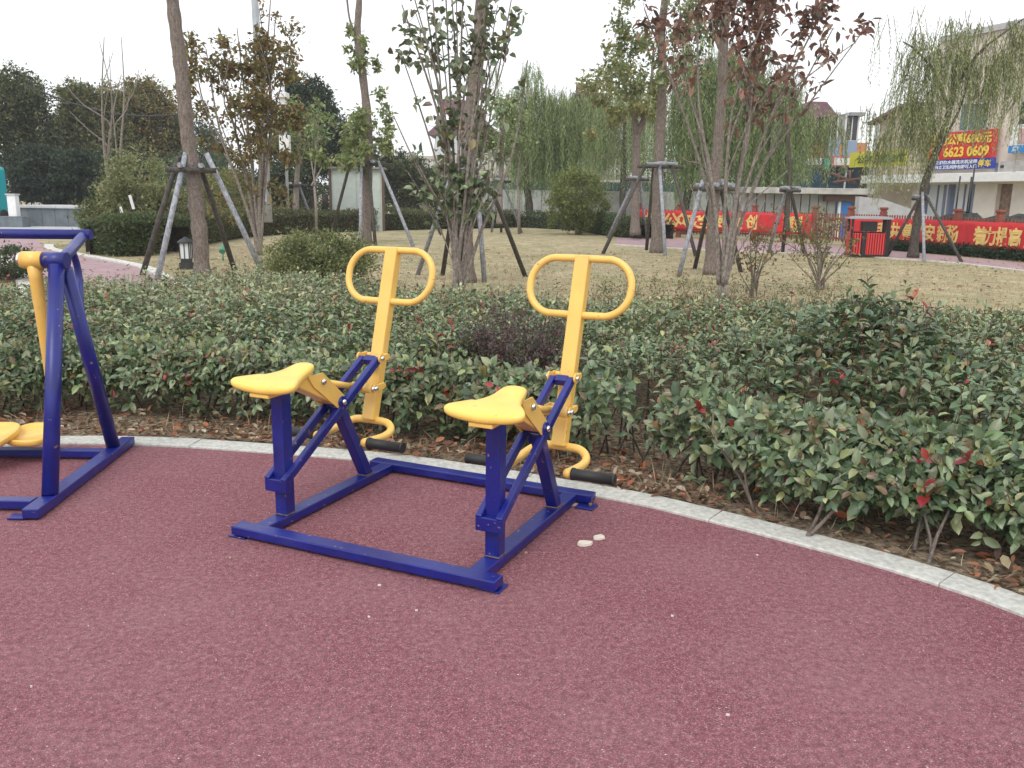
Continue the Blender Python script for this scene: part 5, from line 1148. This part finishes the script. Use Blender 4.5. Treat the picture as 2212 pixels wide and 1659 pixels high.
# ------------------------------------------------------------------ shop and houses on the right
def ext(name, label, cat, x, Y): return empty(name, (x, Y, -.03), label, cat)
Y = 46; X = lambda u, v=400: ats(u, v, Y).x; Z = lambda v, u=1800: ats(u, v, Y).z + .03
bx = X(1790); t = ext('shop', 'orange fronted shop with a pink awning and upper grey storey', 'shop', bx, Y); ORG = mat('orange_board', (.56, .26, .11), .7, var=.06, vscale=3); DBL = mat('dark_blue_shutter', (.035, .08, .13), .6, var=.2, vscale=3); GST = mat('grey_storey', (.30, .31, .33), .85, var=.12, vscale=2)
box_ob('shutter_wall', (X(1735) - bx, .8, Z(360) / 2), (X(1860) - X(1610), .5, Z(352)), DBL, t, bev=0); box_ob('dark_shopfront', ((X(1860) + X(1995)) / 2 - bx, .9, Z(340) / 2), (X(1995) - X(1860), .5, Z(340)), mat('dark_doorway', (.06, .055, .06), .8, var=.4, vscale=2), t, bev=0)
box_ob('fascia_sign', (X(1800) - bx + .1, .3, (Z(307) + Z(340)) / 2), (X(1862) - X(1735), .3, Z(307) - Z(340)), ORG, t, bev=.01)
for u in (1785, 1801, 1823, 1838): box_ob('sign_character', (X(u) - bx, .13, Z(322)), (.36, .03, .85), mat('sign_blue', (.25, .36, .48), .5), t, bev=.01)
aw = bar_ob('awning', (X(1785) - bx, -.3, Z(349)), (X(1864) - bx, -.3, Z(349)), .9, .5, mat('pink_awning', (.62, .22, .26), .7), t, side=(0, 1, 0))
bm = bmesh.new()
for i in range(7): bm_box(bm, (X(1792 + i * 11) - bx, -.76, Z(350)), (.26, .02, .34)); 
link('awning_letters', from_bm(bm, 'awning_letters'), aw, WHT)
box_ob('upper_wall', (X(1765) - bx, 1.6, (Z(250) + Z(306)) / 2), (X(1862) - X(1690), 1.0, Z(246) - Z(306)), GST, t, bev=0)
for u in (1745, 1765, 1783, 1800, 1845): window(t, (X(u) - bx, 1.1, Z(272)), .62, 1.3, panes=2)
prism('roof', [(X(1712) - bx, Z(250)), (X(1745) - bx, Z(216)), (X(1782) - bx, Z(216)), (X(1812) - bx, Z(250))], .8, 4, ROOF, t)
prism('roof', [(X(1836) - bx, Z(246)), (X(1836) - bx, Z(238)), (X(1868) - bx, Z(238)), (X(1868) - bx, Z(246))], .8, 4, GST, t)
tube_ob('awning_post', [(X(1814) - bx, -.5, 0), (X(1818) - bx, -.5, Z(352))], .05, CAP, t, 8)
t2 = ext('street_pole', 'pale concrete street pole in front of the orange shop', 'pole', X(1827), Y - 3); yy = Y - 3
tube_ob('pole_shaft', [(0, 0, 0), (.15, 0, ats(1830, 260, yy).z)], [.17, .12], CAP, t2, 12); tube_ob('cross_arm', [(-.6, 0, ats(1830, 262, yy).z), (2.4, .3, ats(1860, 268, yy).z)], .035, GALV, t2, 6)
tube_ob('service_cable', [(2.4, .3, ats(1860, 268, yy).z), (4.5, .3, ats(1880, 276, yy).z - .2), (8, .3, ats(1920, 278, yy).z)], .02, RUB, t2, 5)
# person by the shop
def person(loc, label, sc=1.0, top=(.05, .45, .50), turn=0):
    t = empty('person', loc, label, 'person', None, turn)
    J = [(0, 0, .95), (0, 0, 1.2), (0, 0, 1.42), (0, 0, 1.52), (0, -.01, 1.66), (.17, 0, 1.38), (.22, -.02, 1.12), (.18, -.16, .98), (-.17, 0, 1.38), (-.23, 0, 1.12), (-.2, -.1, .90), (.09, 0, .88), (.10, -.03, .48), (.10, .02, .06), (.11, -.12, .03), (-.09, 0, .88), (-.11, .05, .48), (-.12, .1, .06), (-.13, -.03, .03), (.15, -.22, .95), (-.19, -.17, .84)]
    E_ = [(0, 1), (1, 2), (2, 3), (3, 4), (2, 5), (5, 6), (6, 7), (2, 8), (8, 9), (9, 10), (0, 11), (11, 12), (12, 13), (13, 14), (0, 15), (15, 16), (16, 17), (17, 18), (7, 19), (10, 20)]
    Rr = [.13, .14, .13, .055, .10, .065, .05, .035, .065, .05, .035, .09, .06, .045, .035, .09, .06, .045, .035, .035, .035]
    me = bpy.data.meshes.new('body'); me.from_pydata([tuple(Vector(p) * sc) for p in J], E_, []); o = link('body', me, t)
    md = o.modifiers.new('skin', 'SKIN'); md.use_smooth_shade = True
    for i, r_ in enumerate(Rr): me.skin_vertices[0].data[i].radius = (r_ * sc, r_ * sc)
    me.skin_vertices[0].data[0].use_root = True
    sb = o.modifiers.new('sub', 'SUBSURF'); sb.levels = 1; sb.render_levels = 1
    o.data.materials.append(mat('dark_clothes', (.03, .03, .035), .8))
    bm = bmesh.new(); bm_tube(bm, [(0, 0, .92 * sc), (0, 0, 1.15 * sc), (0, 0, 1.38 * sc), (0, 0, 1.45 * sc)], [.165 * sc, .17 * sc, .175 * sc, .10 * sc], 14); link('jacket', from_bm(bm, 'jacket'), t, mat('jacket_%d' % int(top[1] * 100), top, .8))
    bm = bmesh.new(); bmesh.ops.create_uvsphere(bm, u_segments=12, v_segments=8, radius=.095 * sc, matrix=Matrix.Translation((0, -.02, 1.66 * sc))); link('face', from_bm(bm, 'face'), t, mat('skin', (.45, .28, .20), .6), smooth=True)
    bm = bmesh.new(); bmesh.ops.create_uvsphere(bm, u_segments=12, v_segments=8, radius=.105 * sc, matrix=Matrix.Translation((0, .025, 1.69 * sc))); link('hair', from_bm(bm, 'hair'), t, mat('hair', (.015, .012, .01), .6), smooth=True)
    return t
pz = ats(1782, 392, 44); person((pz.x, 44.0, pz.z - .35), 'person in a turquoise top standing in front of the dark shutter', top=(.08, .55, .55))
# grey roofed boat shed below the shop
Y = 36; X = lambda u, v=400: ats(u, v, Y).x; Z = lambda v, u=1800: ats(u, v, Y).z + .03
bx = X(1750); t = ext('shed', 'low grey panelled shed with a flat pale roof above the banner', 'shed', bx, Y); PAN = mat('grey_panel', (.40, .42, .42), .7, var=.12, vscale=2); SLB = mat('stained_slab', (.46, .45, .42), .9, var=.2, vscale=3)
zs = Z(420); w0 = X(1600) - bx; w1 = X(1812) - bx; n_ = 11
box_ob('inner_wall', ((w0 + w1) / 2, .35, zs / 2), (w1 - w0, .2, zs), IRON, t, bev=0)
for i in range(n_): box_ob('wall_panel', (w0 + (i + .5) * (w1 - w0) / n_, .15, zs / 2), ((w1 - w0) / n_ - .04, .06, zs), PAN, t, bev=.005)
box_ob('roof_slab', ((w0 + X(1880) - bx) / 2, 2.2, zs + .12), (X(1880) - bx - w0, 5.5, .24), SLB, t, bev=.02)
bdr = box_ob('blue_door', (X(1830) - bx, -.05, Z(434) / 2), (X(1843) - X(1818), .08, Z(434)), mat('blue_door', (.03, .19, .52), .5), t)
box_ob('door_frame', (X(1816) - bx, -.05, Z(434) / 2), (.10, .12, Z(432)), WHT, t); box_ob('lintel', (X(1826) - bx, -.1, Z(428)), (1.7, .3, .25), BR, t)
box_ob('end_wall', (X(1862) - bx, .3, Z(426) / 2), (X(1880) - X(1845), .3, Z(426)), mat('mossy_grey', (.27, .28, .26), .9, var=.25, vscale=4), t, bev=0)
for u0, v0, u1, v1 in ((1795, 372, 1850, 392), (1800, 392, 1862, 384), (1836, 366, 1838, 396), (1812, 372, 1812, 396)):
    p_, q_ = ats(u0, v0, Y + 1), ats(u1, v1, Y + 1); tube_ob('junk_bar', [(p_.x - bx, 1, p_.z), (q_.x - bx, 1.1, q_.z)], .06, BR, t, 6)
# ramp
Y = 31; X = lambda u, v=400: ats(u, v, Y).x; Z = lambda v, u=1900: ats(u, v, Y).z + .03
bx = X(1945); t = ext('ramp_wall', 'sloping grey concrete ramp wall behind the red fence', 'wall', bx, Y)
prism('ramp', [(X(1860) - bx, 0), (X(1860) - bx, Z(425)), (X(1910) - bx, Z(430)), (X(2010) - bx, Z(462)), (X(2010) - bx, 0)], 0, .4, mat('ramp_concrete', (.48, .48, .48), .9, var=.1, vscale=3), t)
sg = box_ob('warning_sign', (X(1986) - bx, -.2, Z(430)), (.32, .03, .28), mat('teal_sign', (.20, .45, .50), .5), t); tube_ob('sign_post', [(X(1984) - bx, -.18, 0), (X(1986) - bx, -.18, Z(435))], .02, IRON, t, 6)

# beige building: local frame along its facade
fa = Vector((ats(1885, 400, 40).x, 40, -.03)); fb = Vector((ats(2560, 400, 27).x, 27, -.03)); fdir = (fb - fa).normalized(); flen = (fb - fa).length
frz = math.atan2(fdir.y, fdir.x)
BG = mat('beige_render', (.66, .575, .50), .88, var=.08, vscale=1.2, bump=.08); BGL = mat('pale_ground_floor', (.70, .65, .60), .88, var=.1, vscale=1.5, bump=.08)
bd = empty('building', fa, 'tall beige building with pale ground floor and large red advertising banner', 'building', None, frz)
def fpt(u, v):
    """pixel -> (s, z) on the facade plane"""
    d = ray(u, v); nn = Vector((-fdir.y, fdir.x, 0)); o0 = Vector((0, 0, CH)); tt_ = (fa - o0).dot(nn) / d.dot(nn); p = o0 + d * tt_
    return (p - fa).dot(fdir), p.z + .03
def fbox(name, u0, v0, u1, v1, m, parent=bd, th=.1, out=0.0, bev=.005):
    s0, z0 = fpt(u0, (v0 + v1) / 2); s1, _ = fpt(u1, (v0 + v1) / 2); _, za = fpt((u0 + u1) / 2, v0); _, zb = fpt((u0 + u1) / 2, v1)
    return box_ob(name, ((s0 + s1) / 2, -out - th / 2, (za + zb) / 2), (abs(s1 - s0), th, abs(za - zb)), m, parent, bev=bev)
s0, z0 = fpt(2022, 200); sT, zT = fpt(2030, 88); zl = fpt(2100, 382)[1]
prism('wall', [(s0, zl), (s0, zT), (flen, zT - .2), (flen, zl)], 0, 9, BG, bd)
box_ob('parapet', ((s0 + flen) / 2, 0, zT + .02), (flen - s0, .25, .22), CAP, bd)
sA, zA = fpt(1890, 262); sB, zB = fpt(1950, 232)
prism('annexe_wall', [(sA, 0), (sA, zA), (sB, zB), (s0 - .02, zB - .1), (s0 - .02, 0)], .3, 6, BG, bd)
bar_ob('annexe_roof', (sA - .3, .1, zA - .1), (sB, .1, zB + .08), .5, .12, ROOF, bd, side=(0, 1, 0)); bar_ob('annexe_roof', (sB, .1, zB + .08), (s0, .1, zB + .0), .5, .12, ROOF, bd, side=(0, 1, 0))
box_ob('ledge', ((s0 + flen) / 2 - 1.5, -.35, zl - .05), (flen - s0 + 3, 1.0, .34), WHT, bd, bev=.02)
# ground floor as piers between openings
ops = [(2000, 2046), (2056, 2106), (2157, 2190), (2235, 2290)]
edges = [1975] + [e for o_ in ops for e in o_] + [2560]; top_v = 396
_, zo = fpt(2100, 398)
for i in range(0, len(edges), 2):
    sa, _ = fpt(edges[i], 430); sb_, _ = fpt(edges[i + 1], 430); sb_ = min(sb_, flen)
    box_ob('pier', ((sa + sb_) / 2, .02, zo / 2), (sb_ - sa, .3, zo), BGL, bd, bev=.004)
sa, _ = fpt(1975, 390); box_ob('lintel_band', ((sa + flen) / 2, .02, (zo + zl - .22) / 2), (flen - sa, .32, zl - .22 - zo), BGL, bd, bev=.004)
BRK = mat('brick_infill', (.24, .16, .12), .9, var=.3, vscale=8, bump=.5, bscale=30); FROG = mat('pale_shop_glass', (.74, .78, .80), .3, var=.05, vscale=2); BLF = mat('blue_grey_frame', (.16, .20, .32), .5)
for (a, c_, m_) in ((2000, 2046, FROG), (2056, 2106, FROG), (2157, 2190, BRK), (2235, 2290, FROG)):
    sa, _ = fpt(a, 430); sb_, _ = fpt(c_, 430); box_ob('infill' if m_ is BRK else 'shop_window', ((sa + sb_) / 2, .12, zo / 2), (sb_ - sa, .08, zo), m_, bd, bev=0)
    if m_ is FROG:
        for s_ in (sa, sb_): box_ob('window_jamb', (s_, -.02, zo / 2), (.12, .3, zo - .02), BLF, bd)
        box_ob('window_bar', ((sa + sb_) / 2, .05, zo / 2), (.04, .06, zo - .02), BLF, bd)
w1_ = fbox('window', 2078, 222, 2135, 282, FRM, th=.08, out=.0)
for i in range(3): fbox('pane', 2080 + i * 18.5, 225, 2096 + i * 18.5, 280, mat('greenish_glass', (.16, .22, .21), .2), bd, th=.02, out=.085, bev=0)
fbox('window', 2205, 215, 2260, 275, FRM, th=.08); fbox('pane', 2208, 218, 2257, 272, GLS, th=.02, out=.085, bev=0)
fbox('concrete_band', 2165, 345, 2330, 384, mat('grey_band', (.40, .38, .36), .9, var=.15, vscale=3), th=.12)
fbox('vent', 2168, 357, 2174, 363, IRON, th=.05, out=.12); fbox('wall_plate', 2152, 352, 2156, 372, BLF, th=.06)
# banners as things of their own
REDC = mat('red_cloth', (.62, .028, .035), .65, var=.06, vscale=2, bump=.1, bscale=6); YTX = mat('yellow_print', (.85, .62, .08), .6); YTX2 = mat('cream_yellow_print', (.80, .58, .20), .6); BLC = mat('blue_cloth', (.02, .05, .34), .6); YLC = mat('yellow_cloth', (.68, .64, .06), .65, var=.05, vscale=2); WTX = mat('white_print', (.75, .78, .80), .6); DTX = mat('dark_green_print', (.05, .12, .05), .6)
def text_mesh(body, h, m, name='lettering', bold=.02, wscale=1.0):
    c = bpy.data.curves.new('lettering', 'FONT'); c.body = body; c.size = h; c.offset = bold * h; c.align_x = 'LEFT'; c.align_y = 'CENTER'; c.resolution_u = 3; c.extrude = .004
    o = bpy.data.objects.new('tmp', c); COL.objects.link(o); bpy.context.view_layer.update()
    me = bpy.data.meshes.new_from_object(o.evaluated_get(bpy.context.evaluated_depsgraph_get())); bpy.data.objects.remove(o); me.name = name; me.materials.clear(); me.materials.append(m)
    xs = [v.co.x for v in me.vertices]; ys = [v.co.y for v in me.vertices]
    cx, cy = (min(xs) + max(xs)) / 2, (min(ys) + max(ys)) / 2; w_ = max(xs) - min(xs); h_ = max(ys) - min(ys)
    for v in me.vertices: v.co.x = (v.co.x - cx) / w_; v.co.y = (v.co.y - cy) / h_
    return me
def put_text(body, parent, c, w_, h_, m, bold=.02, rz=0.0):
    me = text_mesh(body, 1.0, m, bold=bold); o = link('lettering', me, parent); o['kind'] = 'stuff'
    # letters stand up: local x -> x, y -> z
    o.matrix_local = Matrix.Translation(Vector(c)) @ Matrix.Rotation(rz, 4, 'Z') @ Matrix(((w_, 0, 0, 0), (0, 0, -1, 0), (0, h_, 0, 0), (0, 0, 0, 1)))
    return o
def fac_banner(u0, v0, u1, v1, m, label, out, cat='banner'):
    s0, _ = fpt(u0, (v0 + v1) / 2); s1, _ = fpt(u1, (v0 + v1) / 2); _, za = fpt((u0 + u1) / 2, v0); _, zb = fpt((u0 + u1) / 2, v1)
    nn = Vector((fdir.y, -fdir.x, 0)); p = fa + fdir * ((s0 + s1) / 2) + nn * out; p.z = (za + zb) / 2 - .03
    t = empty('banner', p, label, cat, None, frz); W_, H_ = s1 - s0, za - zb
    bm = bmesh.new(); nx = 24; vv = []
    for i in range(nx + 1):
        x = -W_ / 2 + W_ * i / nx; yo = .012 * math.sin(i * 1.3); vv.append([bm.verts.new((x, yo, -H_ / 2)), bm.verts.new((x, yo, H_ / 2)), bm.verts.new((x, yo + .015, H_ / 2)), bm.verts.new((x, yo + .015, -H_ / 2))])
    for a, b_ in zip(vv[:-1], vv[1:]):
        for k in range(4): bm.faces.new((a[k], a[(k + 1) % 4], b_[(k + 1) % 4], b_[k]))
    bm.faces.new(vv[0][::-1]); bm.faces.new(vv[-1]); bmesh.ops.recalc_face_normals(bm, faces=bm.faces[:])
    link('cloth', from_bm(bm, 'cloth'), t, m, smooth=False); return t, W_, H_
t, W_, H_ = fac_banner(2010, 284, 2161, 343, REDC, 'large red banner with two rows of yellow rental lettering', .16)
put_text('单间公寓680元', t, (-.02 * W_, -.035, .23 * H_), W_ * .90, H_ * .42, YTX, .03); put_text('131 6623 0609', t, (-.03 * W_, -.035, -.24 * H_), W_ * .88, H_ * .38, YTX, .035)
t, W_, H_ = fac_banner(2010, 344, 2158, 366, BLC, 'blue banner strip with two rows of small white print below the red banner', .18)
put_text('空调热水器洗衣机宽带', t, (-.05 * W_, -.035, .23 * H_), W_ * .62, H_ * .40, WTX, .02); put_text('独立卫生间拎包即可入住', t, (-.05 * W_, -.035, -.24 * H_), W_ * .62, H_ * .40, WTX, .02); put_text('停车', t, (.36 * W_, -.035, 0), W_ * .18, H_ * .7, YTX, .02)
t, W_, H_ = fac_banner(1857, 327, 1984, 360, YLC, 'long yellow sign board beside the orange shop', .55); put_text('公寓出租旅馆', t, (.05 * W_, -.035, 0), W_ * .8, H_ * .55, DTX, .02)
t, W_, H_ = fac_banner(2192, 268, 2260, 330, WHT, 'white and blue poster board at the right edge', .20, 'poster')
box_ob('blue_strip', (0, -.03, -.36 * H_), (W_, .02, H_ * .26), mat('poster_blue', (.03, .22, .55), .5), t, bev=0); put_text('周', t, (-.28 * W_, -.045, -.36 * H_), W_ * .2, H_ * .18, WTX); box_ob('pink_panel', (.05 * W_, -.03, .1 * H_), (W_ * .5, .02, H_ * .5), mat('poster_pink', (.60, .36, .38), .5), t, bev=0)
# dark rubble, boat in front of the ground floor
for u, v, wd_, hh2, lb in ((2082, 452, 1.6, .8, 'dark heap with thin masts in front of the shop window'), (2200, 458, 2.6, 1.1, 'black rubble heap at the right edge behind the fence')):
    p = ats(u, v, 27.5); t = empty('rubble_heap', (p.x, 27.5, -.03), lb, 'rubble'); zt_ = (ats(u, v - 8, 27.5).z + .03) * .82
    bm = bmesh.new(); bmesh.ops.create_icosphere(bm, subdivisions=3, radius=1)
    for v_ in bm.verts:
        nz = mn.noise(v_.co * 3); v_.co = Vector((v_.co.x * wd_ * .6, v_.co.y * .8, v_.co.z * zt_ * .5 + zt_ * .5)) * 1; v_.co += v_.normal * nz * .25
    link('heap', from_bm(bm, 'heap'), t, mat('dark_rubble', (.05, .055, .05), .95, var=.5, vscale=4, bump=1, bscale=12))
    if u < 2100:
        for q in (-.25, .1, .16): tube_ob('mast', [(q, 0, zt_ * .8), (q + .02, 0, zt_ + random.uniform(.9, 1.8))], .025, IRON, t, 5)

# ------------------------------------------------------------------ red fence with posts, rails, pickets
FRED = mat('red_brown_fence_paint', (.26, .075, .05), .7, var=.15, vscale=5, bump=.1); FPX = [(1378, 508), (1465, 511), (1545, 514), (1626, 517.5), (1691, 521), (1756, 525), (1832, 530), (1901, 535.5), (1974, 541), (2059, 548), (2149, 556), (2248, 566), (2360, 579)]
FP = [at(x, y) for x, y in FPX]
# smooth distances so that bays are even
t = empty('fence', (FP[6].x, FP[6].y, -.03), 'red brown picket fence with square capped posts along the river', 'fence'); o0 = t.location
post_me = None; pick_me = None
for i, p in enumerate(FP):
    nx_ = (FP[min(i + 1, len(FP) - 1)] - FP[max(0, i - 1)]).normalized(); rz_ = math.atan2(nx_.y, nx_.x)
    if post_me is None:
        bm = bmesh.new(); bm_box(bm, (0, 0, .59), (.17, .17, 1.18), None, .008); bm_box(bm, (0, 0, 1.21), (.135, .135, .06), None, .004); bm_box(bm, (0, 0, 1.275), (.205, .205, .085), None, .02); post_me = from_bm(bm, 'fence_post'); post_me.materials.append(FRED)
    o = link('fence_post', post_me, t); o.location = p - o0; o.location.z = 0; o.rotation_euler = (0, 0, rz_)
bm = bmesh.new(); bm_box(bm, (0, 0, .615), (.045, .03, .93), None, .004); pick_me = from_bm(bm, 'picket'); pick_me.materials.append(FRED)
for a, b_ in zip(FP[:-1], FP[1:]):
    d = (b_ - a); L_ = d.length; d.normalize(); rz_ = math.atan2(d.y, d.x); m0 = a - o0; m1 = b_ - o0
    for z in (.24, .90): bar_ob('rail', (m0.x + d.x * .08, m0.y + d.y * .08, z), (m1.x - d.x * .08, m1.y - d.y * .08, z), .05, .07, FRED, t, side=(-d.y, d.x, 0))
    k = 11 if L_ > .9 else 8
    for i in range(k):
        q = m0 + d * (.12 + (L_ - .24) * (i + .5) / k); o = link('picket', pick_me, t); o.location = (q.x, q.y, 0); o.rotation_euler = (0, 0, rz_)
# banners hanging on the fence: a strip that follows the fence line with slight sag and folds
def fence_banner(i0, i1, f0, f1, ztop, zbot, label, text):
    pts = []
    for k in range(i0, i1): pts.append(FP[k])
    pts.append(FP[i1]); A_ = pts[0].lerp(pts[1], f0); B_ = pts[-2].lerp(pts[-1], f1); line = [A_] + pts[1:-1] + [B_]
    acc = [0]
    for a, b_ in zip(line[:-1], line[1:]): acc.append(acc[-1] + (b_ - a).length)
    Lt = acc[-1]
    def P(s):
        s = max(0, min(Lt, s))
        for k in range(len(line) - 1):
            if s <= acc[k + 1] + 1e-9:
                d = (line[k + 1] - line[k]).normalized(); return line[k] + d * (s - acc[k]), d
        return line[-1], d
    c0 = P(Lt / 2)[0]; t = empty('banner', (c0.x, c0.y, 0), label, 'banner', 'red banners tied to the fence'); o0 = t.location; n_ = int(Lt / .07)
    def surf(s, z):
        p, d = P(s); nrm_ = Vector((d.y, -d.x, 0))
        if nrm_.y > 0: nrm_ = -nrm_
        return p + nrm_ * (.115 + .016 * math.sin(s * 9) + .010 * math.sin(s * 23 + z * 3)) + Vector((0, 0, z - .03 * math.sin(math.pi * ((s % 1.6) / 1.6)) * .6)), nrm_
    bm = bmesh.new(); rows = []
    for i in range(n_ + 1):
        s = Lt * i / n_; col_ = []
        for j in range(7):
            p, nn = surf(s, zbot + (ztop - zbot) * j / 6); col_.append(bm.verts.new(p - o0))
        for j in range(6, -1, -1):
            p, nn = surf(s, zbot + (ztop - zbot) * j / 6); col_.append(bm.verts.new(p - nn * .006 - o0))
        rows.append(col_)
    for a, b_ in zip(rows[:-1], rows[1:]):
        for k in range(14): f = bm.faces.new((a[k], a[(k + 1) % 14], b_[(k + 1) % 14], b_[k])); f.smooth = True
    bmesh.ops.recalc_face_normals(bm, faces=bm.faces[:]); link('cloth', from_bm(bm, 'cloth'), t, REDC)
    for ch, s, w_, h_ in text:
        me = text_mesh(ch, 1.0, YTX2, bold=.03)
        zc = (ztop + zbot) / 2
        for v in me.vertices:
            p, nn = surf(s + v.co.x * w_, zc + v.co.y * h_); v.co = p + nn * (.012 + (.004 if v.co.z > 0 else 0)) - o0
        lo = link('lettering', me, t, None)
    return t, Lt
def s_on(i0, f0, u):
    """arc length along the fence at picture column u"""
    s = 0; 
    for k in range(i0, len(FP) - 1):
        u0, u1 = FPX[k][0], FPX[k + 1][0]; l = (FP[k + 1] - FP[k]).length
        st_ = f0 if k == i0 else 0
        if u <= u1: return s + l * ((u - u0) / (u1 - u0) - st_)
        s += l * (1 - st_)
    return s
RT = [('携', 1868), ('手', 1903), ('共', 1938), ('建', 1968), ('平', 2006), ('安', 2047), ('新', 2091), ('场', 2132), ('着', 2196 - 10), ('力', 2229 - 10), ('提', 2263 - 10), ('高', 2306 - 10)]
RT = [('携', 1876), ('手', 1906), ('共', 1936), ('建', 1963), ('平', 1990), ('安', 2011), ('新', 2040), ('场', 2060), ('着', 2120), ('力', 2142), ('提', 2168), ('高', 2197), ('人', 2230), ('民', 2262), ('群', 2296), ('众', 2330)]
fence_banner(6, 12, .06, .98, .965, .20, 'long red banner with yellow slogan behind the litter bin', [(c_, s_on(6, .06, u), .44, .52) for c_, u in RT])
LT = [('提', 1410), ('升', 1428), ('公', 1450), ('众', 1473), ('安', 1498), ('全', 1523), ('感', 1560), ('共', 1590), ('创', 1625), ('建', 1704), ('型', 1723)]
fence_banner(0, 5, .03, .97, 1.02, .28, 'shorter red banner with yellow slogan behind the propped trunks', [(c_, s_on(0, .03, u), .62 if u < 1600 else .50, .56) for c_, u in LT])

# ------------------------------------------------------------------ litter bin
p0 = at(1838, 552); p1 = at(1919, 557); c_ = (p0 + p1) / 2; d = (p1 - p0); rz_ = math.atan2(d.y, d.x); k_ = c_.y / F_PX * KX; bw = 82 * c_.y / F_PX * KX
d = Vector((math.cos(-.12), math.sin(-.12), 0)); rz_ = -.12
t = empty('litter_bin', (c_.x, c_.y + .25, 0), 'twin black and red slatted litter bin with a pale roof in front of the banner', 'litter bin', None, rz_); BK = mat('bin_black', (.012, .012, .013), .45); RS = mat('bin_red', (.68, .04, .04), .5, var=.05, vscale=8); RFm = mat('bin_roof', (.36, .36, .38), .45)
hw = bw / 2; 
for s_ in (-1, 1):
    for y in (-.2, .2): box_ob('post', (s_ * (hw - .05), y, .50), (.06 if s_ < 0 else .10, .05, .98), BK, t)
box_ob('centre_post', (-.02 - .12, -.205, .33), (.12, .05, .66), BK, t); box_ob('back_panel', (0, .22, .5), (2 * hw - .2, .02, .3), BK, t)
box_ob('base', (0, 0, .03), (2 * hw, .45, .05), BK, t)
box_ob('ash_box', (0, -.02, .80), (.36, .34, .26), BK, t)
for cx, ww in ((-hw * .52, hw * .80), (hw * .40, hw * 1.0)):
    box_ob('bin_body', (cx, 0, .32), (ww, .36, .56), BK, t, bev=.01); ns2 = int(ww / .062)
    for i in range(ns2):
        box_ob('slat', (cx - ww / 2 + (i + .5) * ww / ns2, -.20, .33), (ww / ns2 * .62, .022, .60), RS, t, bev=.003)
    for s_ in (-1, 1):
        for i in range(5): box_ob('slat', (cx + s_ * (ww / 2 + .014), -.16 + i * .08, .33), (.02, .05, .60), RS, t, bev=.003)
rf = bmesh.new(); bm_box(rf, (0, 0, 1.015), (2 * hw + .10, .56, .05), None, .015, 2); bm_box(rf, (0, 0, 1.05), (2 * hw - .1, .42, .03), None, .01); link('roof', from_bm(rf, 'roof'), t, RFm)

# ------------------------------------------------------------------ light haze of the damp overcast air
hm = bpy.data.materials.new('air'); hm.use_nodes = True; ht = hm.node_tree; ht.nodes.clear(); ho = ht.nodes.new('ShaderNodeOutputMaterial'); hv = ht.nodes.new('ShaderNodeVolumePrincipled')
hv.inputs['Color'].default_value = (.93, .95, 1.0, 1); hv.inputs['Density'].default_value = .0009; ht.links.new(hv.outputs[0], ho.inputs['Volume'])
bm = bmesh.new(); bm_box(bm, (0, 100, 7.0), (820, 820, 16.1)); hz = link('haze', from_bm(bm, 'haze'), None, hm); hz['kind'] = 'stuff'
